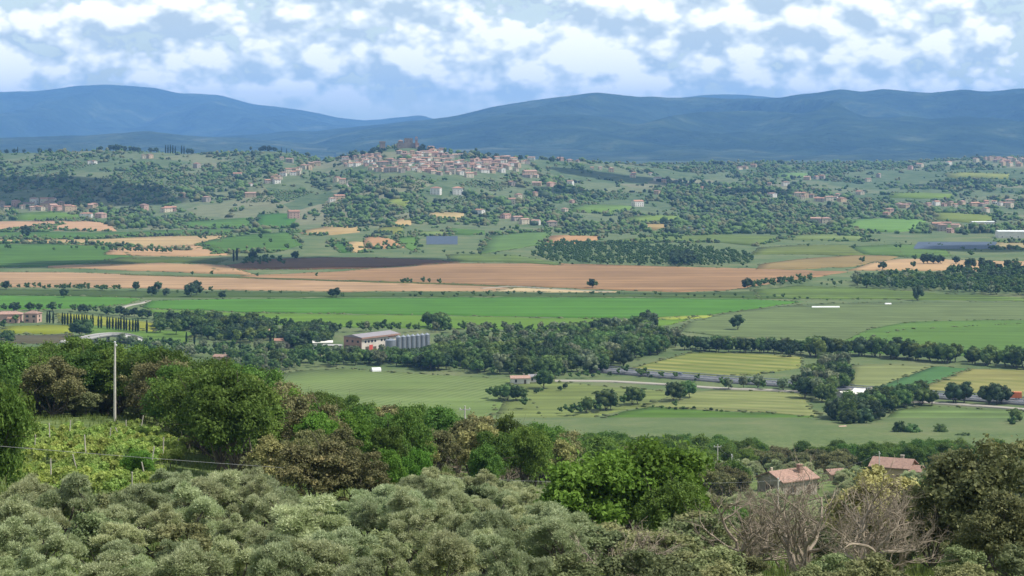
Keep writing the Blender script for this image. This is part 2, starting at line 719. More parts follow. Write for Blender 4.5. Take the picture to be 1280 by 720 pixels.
def build_ground():
    px = np.concatenate([np.linspace(-3600, -420, 40), np.linspace(-400, 1680, 261), np.linspace(1700, 4900, 40)])
    Y = np.concatenate([[-60, -10, 3], np.geomspace(8, 950, 150)[:-1], np.linspace(950, 2700, 36)[:-1],
                        np.linspace(2700, 6200, 200)[:-1], np.geomspace(6200, 29500, 60)])
    PX, YY = np.meshgrid(px, Y)
    Z = H(PX, np.maximum(YY, 3))
    X = (PX - 640) / F * np.maximum(YY, 0)
    X = X + (PX - 640) / 2500.0 * 60 * np.clip(1 - YY / 60.0, 0, 2)
    P = np.stack([X, YY, Z], -1)
    o = mesh_obj('ground', grid_mesh('ground', P, ground_mat()))
    tag(o, kind='structure')


def forest_mat(name, a, b_, c, scale):
    m, nt, N, L, out = new_mat(name)
    geo = N('ShaderNodeNewGeometry')
    n = N('ShaderNodeTexNoise')
    n.inputs['Scale'].default_value = scale
    n.inputs['Detail'].default_value = 9
    n.inputs['Roughness'].default_value = 0.68
    L(geo.outputs['Position'], n.inputs['Vector'])
    r = N('ShaderNodeValToRGB')
    r.color_ramp.elements[0].position = 0.42
    r.color_ramp.elements[0].color = rgba(a)
    r.color_ramp.elements[1].position = 0.72
    r.color_ramp.elements[1].color = rgba(c)
    e = r.color_ramp.elements.new(0.56)
    e.color = rgba(b_)
    L(n.outputs[0], r.inputs[0])
    d = N('ShaderNodeBsdfPrincipled')
    d.inputs['Roughness'].default_value = 1.0
    d.inputs['Specular IOR Level'].default_value = 0.0
    L(r.outputs[0], d.inputs['Base Color'])
    n2 = N('ShaderNodeTexNoise')
    n2.inputs['Scale'].default_value = 0.0045
    n2.inputs['Detail'].default_value = 6
    L(geo.outputs['Position'], n2.inputs['Vector'])
    bp = N('ShaderNodeBump')
    bp.inputs['Strength'].default_value = 1.0
    bp.inputs['Distance'].default_value = 150.0
    L(n2.outputs[0], bp.inputs['Height'])
    L(bp.outputs[0], d.inputs['Normal'])
    L(d.outputs[0], out.inputs['Surface'])
    return m


def mountain(name, prof, Yr, front, back, foot, mat, seed, spur=0.3, swl=1300.0):
    prof = np.array(prof, float)
    px = np.arange(prof[0, 0], prof[-1, 0] + 1, 5.0)
    py = _smooth(np.interp(px, prof[:, 0], prof[:, 1]), 5) + 0.7 * fbm(px / 22.0, px * 0, seed + 40, 3)
    zr = ZC - (py - HZ) / F * Yr
    v = np.concatenate([np.linspace(0, 1, 70), 1 + np.linspace(0.06, 0.6, 10)])
    PX, VV = np.meshgrid(px, v)
    Yg = np.where(VV <= 1, Yr - front * (1 - VV), Yr + back * (VV - 1) / 0.6)
    X = (PX - 640) / F * Yg
    ZR = np.broadcast_to(zr, PX.shape)
    sh = np.where(VV <= 1, VV ** 1.25, 1 - (VV - 1) ** 1.5 * 1.6)
    # spurs and gullies running down from the crest
    wx = X + 900 * fbm(X / 3000., Yg / 3000., seed + 5, 2)
    r = 1 - np.abs(fbm(wx / swl, Yg / (swl * 3.2), seed, 4)) * 2.2
    env = np.clip(VV, 0, 1) * np.clip(1.0 - VV, 0, 1) * 4
    Z = foot + (ZR - foot) * sh
    Z = Z + (r - 0.62) * spur * 1.7 * np.clip(ZR - foot, 40, None) * env
    Z = np.where(VV < 0.02, foot - 40, Z)
    o = mesh_obj(name, grid_mesh(name, np.stack([X, Yg, Z], -1), mat))
    tag(o, kind='structure')


def build_mountains():
    fm = forest_mat('mountain_forest', (0.014, 0.025, 0.011), (0.030, 0.047, 0.020), (0.10, 0.112, 0.055), 0.0016)
    fl = forest_mat('foothill_forest', (0.022, 0.034, 0.016), (0.042, 0.058, 0.027), (0.12, 0.12, 0.075), 0.0030)
    mountain('mountain_ridge', [(-900, 135), (-500, 122), (-250, 128), (-60, 117), (0, 115), (50, 113.5), (92, 108), (130, 105.5), (165, 107),
                                (200, 110.5), (222, 116.5), (250, 117), (272, 118.5), (300, 126), (315, 130.5), (345, 133), (372, 137),
                                (400, 142), (426, 147.5), (450, 150), (480, 149), (495, 146.5), (512, 145), (527, 143.5), (540, 148.5),
                                (580, 150), (700, 154), (900, 160), (1100, 165)], 23000, 7000, 5000, -20, fm, 5, 0.32, 1900.)
    mountain('mountain_ridge', [(700, 140), (800, 128), (850, 122), (882, 119), (905, 118), (940, 119.5), (968, 122), (1020, 126), (1200, 135)],
             22000, 4500, 4000, -10, fm, 9, 0.25, 1900.)
    mountain('mountain_ridge', [(180, 178), (260, 172), (320, 168), (360, 163.5), (395, 164), (430, 160), (470, 156), (520, 150.5), (548, 148.5),
                                (580, 142.5), (610, 135), (640, 129.5), (672, 124.5), (700, 121), (725, 118.5), (743, 115.2), (770, 118),
                                (800, 121.5), (812, 120.2), (835, 122.5), (870, 121), (920, 123.5), (972, 123), (1000, 117.5), (1025, 115.8),
                                (1050, 111.5), (1078, 115.2), (1102, 110.5), (1130, 114), (1160, 116.5), (1205, 111.8), (1232, 115.2),
                                (1262, 111.5), (1285, 110.5), (1350, 116), (1450, 112), (1650, 125), (2100, 140)],
             15200, 5600, 4000, -6, fm, 2, 0.36, 1500.)
    mountain('foothill_ridge', [(-900, 176), (-300, 173), (0, 172.5), (60, 170.5), (110, 169), (150, 166), (188, 163.5), (215, 167.5), (255, 170.5),
                                (300, 172), (340, 176), (400, 181), (520, 188)], 12200, 3200, 2500, -4, fl, 21, 0.25, 900.)
    mountain('foothill_ridge', [(420, 189), (520, 187), (640, 184), (700, 182.5), (780, 186), (860, 180), (930, 182), (1010, 186), (1080, 181),
                                (1160, 184.5), (1240, 181), (1330, 185), (1700, 183), (2100, 187)], 10800, 2400, 2000, 2, fl, 33, 0.3, 800.)


def build_haze():
    m, nt, N, L, out = new_mat('haze_air')
    v = N('ShaderNodeVolumePrincipled')
    v.inputs['Color'].default_value = rgba(HAZE_COLOR)
    v.inputs['Density'].default_value = HAZE_DENSITY
    v.inputs['Anisotropy'].default_value = 0.0
    L(v.outputs[0], out.inputs['Volume'])
    o = MB().box(-60000, 60000, -400, 30000, -70, 800).build('haze', m)
    tag(o, 'thin bluish haze lying over the whole valley', 'haze', kind='stuff')


def build_clouds():
    """fair weather clouds drifting over the valley: above the picture, their shadows lie in it"""
    m = plain('cloud_white', (0.85, 0.86, 0.88), 1.0, 0.03, 0.01)
    alt = 1500.0
    spots = [  # where the shadow lies (column, row), half width and half depth in metres
        (60, 240, 230, 260), (-50, 236, 220, 260), (150, 250, 110, 120), (420, 328, 125, 105), (325, 327, 70, 90), (95, 330, 70, 60), (30, 333, 40, 30), (760, 222, 130, 140), (850, 230, 110, 150),
        (1225, 312, 70, 70), (1200, 230, 130, 90), (930, 240, 90, 110), (700, 238, 70, 60)]
    k = alt / math.tan(SUN_EL)
    rng = np.random.default_rng(5)
    for i, (px, py, a, b) in enumerate(spots):
        p = g1(px, py)
        h = alt - p[2]
        c = p + np.array(SUN_DIR) / SUN_DIR.z * h
        V, Fs = [], []
        nb = 9
        off = 0
        for j in range(nb):
            th = rng.uniform(0, 6.28)
            rr = math.sqrt(rng.uniform(0, 1)) * 0.62
            cx, cy = a * rr * math.cos(th), b * rr * math.sin(th)
            s = rng.uniform(0.38, 0.6)
            dirs, tri = ICO2
            n = 1 + 0.25 * fbm(dirs[:, 0] * 2 + j * 3 + 20, dirs[:, 1] * 2 + dirs[:, 2] * 2 + i, 3, 3)
            P = dirs * n[:, None] * np.array([a * s, b * s, min(a, b) * 0.5 * s])
            P[:, 2] = np.maximum(P[:, 2], -0.08 * min(a, b) * s)
            V.append(P + np.array([cx, cy, 0]))
            Fs.append(tri + off)
            off += len(P)
        o = mesh_obj('cloud', np_mesh('cloud', np.concatenate(V), [np.concatenate(Fs)], m, smooth=True))
        o.location = tuple(c)
        tag(o, 'white cumulus cloud drifting high over the valley', 'cloud', 'clouds over the valley')


def _ico(sub):
    import bmesh
    bm = bmesh.new()
    bmesh.ops.create_icosphere(bm, subdivisions=sub, radius=1.0)
    V = np.array([v.co[:] for v in bm.verts])
    T = np.array([[v.index for v in f.verts] for f in bm.faces])
    bm.free()
    return V, T


ICO0, ICO1, ICO2 = _ico(1), _ico(2), _ico(3)

# ------------------------------------------------------------------ fields of the plain
FIELD_POLY = []      # outlines in the picture: (polygon, keeps trees out)
_fn = [0]


def strip_grid(top, bot, nv):
    """lattice between an upper and a lower outline"""
    top, bot = np.array(top, float), np.array(bot, float)

    def resample(p, n):
        s = np.concatenate([[0], np.cumsum(np.hypot(*np.diff(p, axis=0).T))])
        u = np.linspace(0, s[-1], n)
        return np.stack([np.interp(u, s, p[:, 0]), np.interp(u, s, p[:, 1])], -1)
    L_ = max(np.ptp(top[:, 0]), np.ptp(bot[:, 0]))
    n = int(np.clip(L_ / 14, 5, 60))
    a, b = resample(top, n), resample(bot, n)
    w = np.linspace(0, 1, nv)[:, None, None]
    return a[None] * (1 - w) + b[None] * w


def field(name, top, bot, rgb, nv=None, clear=True, ragged=1.1, lift=0.0, mat=None, **kw):
    ys = [p[1] for p in top + bot]
    mid = (min(ys) + max(ys)) / 2
    Y = ZC * F / (mid - HZ)
    if nv is None:
        nv = int(np.clip((max(ys) - min(ys)) / 3, 3, 14))
    G = strip_grid(top, bot, nv)
    # slightly uneven borders
    e = ragged * fbm(G[..., 0] / 17.0, G[..., 1] / 5.0, 50 + _fn[0], 3)
    G[..., 1] += e
    P = gp(G[..., 0].ravel(), G[..., 1].ravel())
    _fn[0] += 1
    far = np.clip((P[:, 1] - 2600) / 1500.0, 0, 2)
    P[:, 2] += 0.03 + 0.006 * _fn[0] + far * 0.6 + lift
    P = P.reshape(G.shape[0], G.shape[1], 3)[::-1]
    P = np.pad(P, ((1, 1), (1, 1), (0, 0)), mode='edge')      # the edge goes down into the soil
    P[[0, -1], :, 2] -= 1.2
    P[:, [0, -1], 2] -= 1.2
    if mat is None:
        mat = field_mat(name + '_soil', albedo(rgb, min(Y, 4500)), **kw)
    o = mesh_obj(name, grid_mesh(name, P, mat))
    tag(o, kind='structure')
    if clear:
        FIELD_POLY.append(np.array(list(top) + list(reversed(bot)), float))
    return o


def inside(px, py, poly):
    x, y = poly[:, 0], poly[:, 1]
    x2, y2 = np.roll(x, 1), np.roll(y, 1)
    c = ((y > py) != (y2 > py)) & (px < (x2 - x) * (py - y) / (y2 - y + 1e-12) + x)
    return bool(np.count_nonzero(c) % 2)


def in_fields(px, py):
    return any(inside(px, py, p) for p in FIELD_POLY)


def build_fields():
    T = math.radians
    # --- near valley, below the wood
    field('vineyard_field', [(250, 478), (330, 470), (380, 463), (430, 460.5), (490, 465), (560, 469), (640, 474)],
          [(250, 600), (400, 600), (500, 600), (560, 600), (600, 600), (650, 600), (700, 560)], (131, 152, 103), stripe=0.5, period=5.0, ang=T(-64), var=0.18,
          stripe_c=albedo((158, 172, 128), 1100))
    field('meadow', [(640, 480), (690, 476), (740, 482), (800, 486), (845, 490)], [(600, 560), (660, 550), (720, 528), (780, 512), (850, 505)], (137, 151, 103), var=0.24)
    field('hay_meadow', [(848, 492), (890, 487), (950, 488), (1000, 492)], [(800, 508), (880, 512), (960, 516), (1025, 524)], (147, 158, 112), var=0.21,
          stripe=0.5, period=11, ang=T(20), stripe_c=albedo((176, 178, 132), 1060))
    field('meadow', [(735, 530), (770, 517), (812, 508), (880, 513), (960, 516), (1022, 521), (1045, 530)],
          [(700, 600), (760, 600), (800, 600), (880, 600), (960, 600), (1040, 590), (1100, 580)], (108, 142, 80), var=0.18, stripe=0.25, period=7, ang=T(12))
    field('mown_field', [(786, 461), (830, 449), (862, 440.5), (930, 442), (1003, 446)], [(800, 466), (850, 468.5), (900, 470.5), (950, 468), (1000, 460)], (134, 148, 98),
          stripe=0.8, period=16, ang=T(32), stripe_c=albedo((184, 182, 126), 1250), var=0.15)
    field('mown_field', [(1061, 456.5), (1100, 455), (1166, 458)], [(1063, 482), (1072, 487), (1092, 485)], (150, 160, 118), var=0.16)
    field('crop_field', [(1166, 458), (1190, 459), (1213, 460.5)], [(1090, 487), (1120, 488), (1150, 486)], (98, 138, 98), var=0.1)
    field('stubble_field', [(1213, 460.5), (1280, 463), (1400, 470)], [(1145, 486), (1240, 494), (1400, 506)], (168, 166, 118), stripe=0.75, period=15, ang=T(34),
          stripe_c=albedo((112, 128, 84), 1150), var=0.15)
    field('meadow', [(1120, 512), (1160, 507), (1280, 515), (1400, 522)], [(1080, 545), (1160, 575), (1280, 590), (1400, 590)], (130, 154, 106), var=0.27)
    field('garden_plot', [(1, 408.5), (60, 406), (95, 407)], [(0, 417), (60, 417.5), (95, 415)], (158, 168, 92), var=0.12)
    field('ploughed_plot', [(0, 418.5), (50, 419), (92, 417)], [(0, 430), (60, 430), (92, 428)], (112, 110, 98), var=0.12)
    field('orchard_meadow', [(85, 405), (130, 407), (190, 412), (245, 415)], [(110, 418), (150, 421), (190, 428), (235, 428)], (118, 150, 92), var=0.21)
    field('orchard_meadow', [(70, 391.5), (120, 395), (160, 400), (195, 404)], [(75, 404), (120, 407), (160, 412), (195, 415)], (166, 172, 98), var=0.18)
    # --- the big green fields
    field('wheat_field', [(-60, 369), (60, 369.5), (130, 371), (178, 373)], [(-60, 388), (60, 387), (120, 384.5), (158, 380)], (103, 150, 80), var=0.14, stripe=0.3, period=24, ang=T(-4))
    field('wheat_field', [(184, 376), (300, 373.5), (430, 372.5), (640, 371.5), (830, 372.5), (930, 374), (1005, 377)],
          [(178, 385), (300, 390), (430, 392), (560, 394), (700, 397), (830, 398.5), (900, 392)], (102, 150, 80), var=0.14, stripe=0.3, period=26, ang=T(-3))
    field('barley_field', [(178, 386), (300, 391), (430, 393), (560, 395), (700, 398), (830, 399.5), (868, 396)],
          [(205, 397), (300, 404), (420, 409), (540, 411), (660, 413), (760, 413), (840, 406)], (120, 155, 84), var=0.12, stripe=0.2, period=20, ang=T(-3))
    field('barley_strip', [(822, 397), (850, 395.5), (892, 394)], [(818, 399.3), (850, 399.3), (886, 397.5)], (176, 188, 112), var=0.08)
    field('fallow_field', [(858, 404), (905, 392), (960, 384), (1020, 380), (1100, 378), (1280, 377), (1400, 377)],
          [(850, 414), (930, 424), (1000, 430), (1060, 428), (1130, 412), (1280, 404), (1400, 404)], (130, 148, 112), var=0.21, stripe=0.35, period=19, ang=T(24))
    field('clover_field', [(1050, 428), (1085, 412), (1130, 403), (1200, 400.5), (1280, 400), (1400, 400)],
          [(1020, 438), (1080, 442), (1130, 443), (1200, 445), (1280, 450), (1400, 455)], (112, 146, 92), var=0.12, stripe=0.25, period=20, ang=T(18))
    field('rough_pasture', [(940, 362), (1000, 357), (1080, 360), (1160, 366), (1280, 372)], [(950, 373), (1010, 374), (1080, 374), (1160, 375), (1280, 376.4)], (116, 140, 98), var=0.30)
    field('rough_strip', [(-60, 361), (180, 363.5), (420, 365.5), (640, 366), (780, 366), (940, 365)], [(-60, 368), (178, 372), (420, 371.5), (640, 370.5), (830, 371.5), (1000, 374)],
          (92, 116, 86), var=0.22, clear=False)
    # --- stubble and ploughed land
    field('stubble_field', [(-60, 339.5), (80, 340.5), (160, 343), (240, 346), (400, 350), (560, 354), (645, 358)],
          [(-60, 359), (120, 359.5), (240, 362), (400, 364.5), (520, 364.5), (600, 364.5), (640, 362)], (206, 176, 150), var=0.22, patch=110, stripe=0.5, period=30, ang=T(-6))
    field('stubble_field', [(640, 359.5), (700, 361.5), (772, 364.5)], [(612, 364.5), (690, 365), (768, 366)], (222, 202, 170), var=0.06)
    field('ploughed_field', [(300, 345), (430, 339), (560, 329), (680, 329), (790, 332), (900, 335), (985, 337), (1062, 340)],
          [(300, 348), (430, 351.5), (560, 354.5), (680, 359.5), (770, 363), (850, 365), (905, 364), (930, 360)], (186, 155, 131), var=0.22, patch=110, stripe=0.5, period=34, ang=T(-5))
    field('verge_strip', [(150, 342.2), (300, 346), (450, 350.5), (600, 356), (660, 358.4)], [(150, 343.6), (300, 348), (450, 352.6), (600, 357.8), (660, 360.2)], (112, 118, 84), var=0.2, clear=False)
    field('ploughed_field', [(268, 334), (330, 324), (400, 322), (470, 322), (540, 325), (575, 327)],
          [(268, 338), (330, 337), (400, 337), (450, 336), (510, 332.5), (575, 328)], (128, 106, 98), var=0.14)
    field('stubble_field', [(60, 331.5), (130, 331), (200, 329), (280, 331)], [(60, 335), (130, 337), (220, 340.5), (320, 344)], (198, 168, 142), var=0.12)
    field('meadow', [(-60, 305), (60, 305), (140, 308), (150, 312)], [(-60, 336), (40, 334), (110, 329), (170, 324)], (98, 136, 96), var=0.21)
    field('meadow_strip', [(150, 322), (230, 322), (285, 324)], [(110, 330), (200, 328), (270, 330)], (104, 122, 90), var=0.15)
    field('stubble_field', [(-60, 299), (40, 299.5), (120, 299), (180, 296), (236, 294), (284, 295)],
          [(-60, 303.8), (40, 304), (120, 306), (180, 310), (240, 313), (272, 303)], (206, 184, 154), var=0.12)
    field('stubble_field', [(140, 310), (200, 308), (250, 306), (270, 308)], [(130, 318.5), (200, 320.5), (250, 321), (288, 319)], (210, 178, 152), var=0.1)
    field('meadow_strip', [(-60, 290), (60, 290), (120, 291), (200, 288), (290, 287)], [(-60, 298.5), (60, 298.5), (120, 298), (190, 295), (290, 294)], (100, 138, 104), var=0.15)
    field('stubble_field', [(-60, 277), (40, 276.5), (110, 276.5), (136, 279)], [(-60, 289.5), (40, 287), (110, 289), (146, 289)], (212, 180, 160), var=0.12)
    field('meadow_strip', [(40, 283), (60, 281), (80, 281)], [(35, 286), (50, 286), (66, 284)], (112, 138, 100), var=0.15)
    field('meadow', [(20, 266), (60, 265), (100, 268)], [(18, 275), (60, 275), (110, 275.5)], (118, 152, 112), var=0.18)
    field('meadow', [(225, 277), (262, 275.5), (312, 272)], [(225, 285), (262, 286), (314, 285)], (104, 142, 108), var=0.15)
    field('meadow', [(245, 305), (272, 298), (310, 293), (360, 290)], [(272, 317), (300, 316), (350, 315), (378, 306)], (100, 138, 98), var=0.21)
    field('crop_field', [(322, 268), (350, 266.5), (376, 268)], [(318, 284), (350, 286), (362, 285)], (92, 138, 104), var=0.08)
    # --- plots at the foot of the town hill
    field('stubble_field', [(372, 289), (410, 283), (446, 282)], [(380, 294), (415, 294), (450, 290)], (196, 176, 146), var=0.1)
    field('stubble_field', [(404, 282), (420, 281.5), (448, 281.5)], [(404, 284.5), (420, 284.5), (446, 284)], (224, 206, 176), var=0.05)
    field('crop_field', [(408, 303), (420, 302), (430, 302)], [(424, 315), (432, 316), (442, 316)], (92, 132, 96), var=0.08)
    field('stubble_field', [(428, 303), (440, 302), (453, 302.5)], [(440, 316), (450, 316), (462, 315.5)], (216, 190, 156), var=0.08)
    field('ploughed_field', [(456, 296), (480, 296.5), (489, 299)], [(454, 310.5), (480, 311), (507, 309)], (204, 168, 142), var=0.1)
    field('crop_field', [(490, 298), (515, 296), (522, 297)], [(508, 310), (516, 314), (520, 316)], (112, 150, 104), var=0.1)
    field('stubble_field', [(488, 276), (500, 274), (515, 274)], [(486, 283), (500, 283), (514, 281)], (212, 190, 158), var=0.08)
    field('stubble_field', [(474, 284), (490, 283.5), (505, 283)], [(470, 291), (490, 293), (502, 291)], (150, 158, 116), var=0.1)
    field('stubble_field', [(532, 265.5), (560, 265), (580, 266)], [(536, 270), (560, 276), (580, 274)], (204, 188, 158), var=0.1)
    field('meadow', [(486, 249), (500, 248), (512, 249)], [(482, 258), (500, 258), (510, 258)], (150, 168, 130), var=0.15)
    field('meadow', [(560, 285), (590, 287), (606, 288)], [(566, 293), (590, 294), (606, 293)], (104, 140, 104), var=0.15)
    field('meadow', [(520, 289.5), (545, 289), (562, 291)], [(516, 294.5), (540, 295), (562, 295)], (142, 164, 122), var=0.15)
    field('ploughed_field', [(688, 295.5), (715, 294), (757, 295.5)], [(680, 306.5), (700, 306), (742, 303)], (208, 172, 144), var=0.1)
    field('meadow', [(610, 294), (650, 291), (690, 290)], [(600, 318), (640, 312), (676, 306)], (118, 150, 112), var=0.21)
    field('meadow', [(745, 304), (800, 296), (900, 293), (990, 296)], [(745, 305.5), (800, 303), (900, 303), (945, 308)], (124, 146, 110), var=0.21)
    field('meadow', [(560, 318), (640, 318), (700, 330)], [(560, 327), (640, 328), (700, 332)], (120, 142, 106), var=0.21)
    field('meadow', [(712, 257), (745, 255.5), (790, 258)], [(716, 265), (750, 267), (792, 262)], (128, 160, 122), var=0.12)
    field('meadow', [(782, 272), (815, 268), (850, 270)], [(784, 277.5), (815, 278), (850, 277)], (136, 162, 118), var=0.12)
    field('stubble_field', [(802, 279.5), (826, 280), (840, 282)], [(800, 284), (815, 287.5), (838, 287)], (190, 172, 142), var=0.08)
    # --- right hand side
    field('pasture', [(948, 310), (1000, 306), (1060, 307), (1130, 309)], [(940, 318), (1000, 318), (1060, 320), (1120, 318)], (128, 144, 108), var=0.21)
    field('stubble_field', [(950, 330), (1010, 323), (1070, 319.5), (1130, 319)], [(945, 337), (1010, 336), (1070, 333), (1110, 326)], (168, 152, 124), var=0.14)
    field('stubble_field', [(1095, 327), (1130, 323.5), (1200, 325), (1280, 327), (1400, 328)], [(1060, 338), (1130, 338.5), (1200, 339), (1280, 340), (1400, 341)], (216, 186, 156), var=0.1)
    field('meadow', [(1060, 308), (1130, 305), (1180, 310)], [(1080, 318), (1130, 322), (1190, 321)], (112, 142, 104), var=0.18)
    field('meadow', [(1062, 274.5), (1110, 273), (1160, 275)], [(1052, 287), (1110, 290.5), (1140, 289)], (128, 166, 120), var=0.11)
    field('meadow', [(988, 294), (1030, 293), (1085, 296)], [(980, 300), (1040, 301), (1090, 301.5)], (140, 160, 122), var=0.15)
    field('meadow', [(1160, 266), (1200, 267), (1242, 269)], [(1172, 276), (1200, 278), (1242, 278)], (140, 158, 118), var=0.15)
    field('meadow', [(1110, 241.5), (1150, 241), (1190, 243)], [(1112, 247.5), (1150, 248.5), (1190, 248)], (130, 158, 124), var=0.12)
    field('stubble_field', [(1240, 303), (1280, 304), (1400, 306)], [(1236, 311), (1280, 312), (1400, 313)], (186, 176, 146), var=0.1)
    field('meadow', [(1180, 217), (1215, 216), (1262, 218)], [(1186, 223), (1215, 223), (1260, 224)], (150, 164, 134), var=0.15)
    field('meadow', [(968, 217), (990, 216), (1010, 217)], [(972, 222), (990, 222), (1008, 222)], (130, 164, 136), var=0.12)

# ------------------------------------------------------------------ trees
def leaves(rng, blobs, n, ln, wd, out_bias=0.6, up=0.25, along=False, shell=(0.55, 1.12)):
    """n leaf sprays over small clumps; blobs (k,4) = centre and radius"""
    k = len(blobs)
    wgt = blobs[:, 3] ** 2
    b = rng.choice(k, n, p=wgt / wgt.sum())
    d = rng.normal(size=(n, 3))
    d /= np.linalg.norm(d, axis=1)[:, None]
    d[:, 2] = np.where(d[:, 2] < -0.35, -d[:, 2], d[:, 2])
    r = blobs[b, 3] * rng.uniform(shell[0], shell[1], n) * np.array([1, 1, 1])[0]
    c = blobs[b, :3] + d * r[:, None] * np.array([1, 1, 0.8])
    nr = d * out_bias + rng.normal(size=(n, 3)) * 0.55 + np.array([0, 0, up])
    nr /= np.linalg.norm(nr, axis=1)[:, None]
    if along:
        t = d + rng.normal(size=(n, 3)) * 0.45 + np.array([0, 0, 0.35])
        s = np.cross(t, rng.normal(size=(n, 3)))
        t /= np.linalg.norm(t, axis=1)[:, None]
    else:
        t = np.cross(nr, rng.normal(size=(n, 3)))
        t /= np.linalg.norm(t, axis=1)[:, None]
        s = np.cross(nr, t)
    s /= np.linalg.norm(s, axis=1)[:, None] + 1e-9
    l = (ln * rng.uniform(0.6, 1.3, n))[:, None] * 0.5
    w = (wd * rng.uniform(0.6, 1.3, n))[:, None] * 0.5
    V = np.stack([c - t * l, c + s * w, c + t * l, c - s * w], 1).reshape(-1, 3)
    Fq = np.arange(n * 4).reshape(n, 4)
    return V, Fq


def crown_blobs(rng, h, w, base, nl, nb, lobe=(0.34, 0.5), rb=(0.15, 0.27), flat=1.0, top=0.0):
    zc = base + (h - base) * 0.5
    a, c = w / 2, (h - base) / 2
    lobes = []
    for i in range(nl):
        z = 1 - 1.75 * (i + 0.5) / nl
        th = i * 2.39996 + rng.uniform(-0.5, 0.5)
        rr = math.sqrt(max(0, 1 - z * z))
        q = rng.uniform(0.5, 0.72)
        lobes.append((rr * math.cos(th) * a * q, rr * math.sin(th) * a * q, zc + z * c * q * flat, rng.uniform(*lobe) * a))
    lobes.append((0, 0, zc, 0.5 * a))
    lobes = np.array(lobes)
    out = []
    for L_ in lobes:
        for j in range(nb):
            d = rng.normal(size=3)
            d /= np.linalg.norm(d)
            if d[2] < -0.4:
                d[2] *= -1
            p = L_[:3] + d * L_[3] * rng.uniform(0.55, 1.0) * np.array([1, 1, c / a if c < a else 1.0])
            out.append((*p, rng.uniform(*rb) * a))
    return np.array(out), lobes


def trunk_mb(rng, base, lobes, r0, lean=0.15, n=7, wob=0.12):
    mb = MB()
    tx, ty = rng.uniform(-lean, lean, 2) * base
    fork = Vector((tx, ty, base))
    mb.tube([(0, 0, -0.5), (tx * 0.2, ty * 0.1, base * 0.35), (tx * 0.7, ty * 0.6, base * 0.7), tuple(fork)], [r0 * 1.5, r0 * 1.05, r0 * 0.9, r0 * 0.8], n)
    for L_ in lobes:
        e = Vector(L_[:3])
        m = fork.lerp(e, 0.5) + Vector(rng.normal(size=3) * wob * (e - fork).length)
        mb.tube([fork - Vector((0, 0, base * 0.08)), m, e], [r0 * 0.55, r0 * 0.33, r0 * 0.12], 5)
        for k in range(2):
            d = Vector(rng.normal(size=3)) * L_[3] * 0.8
            mb.tube([m.lerp(e, 0.6), e + d], [r0 * 0.2, r0 * 0.06], 4)
    return mb


SPECIES = {}


def make_species(key, n, h, fn):
    SPECIES[key] = [(fn(np.random.default_rng(100 * i + sum(map(ord, key)))), h) for i in range(n)]


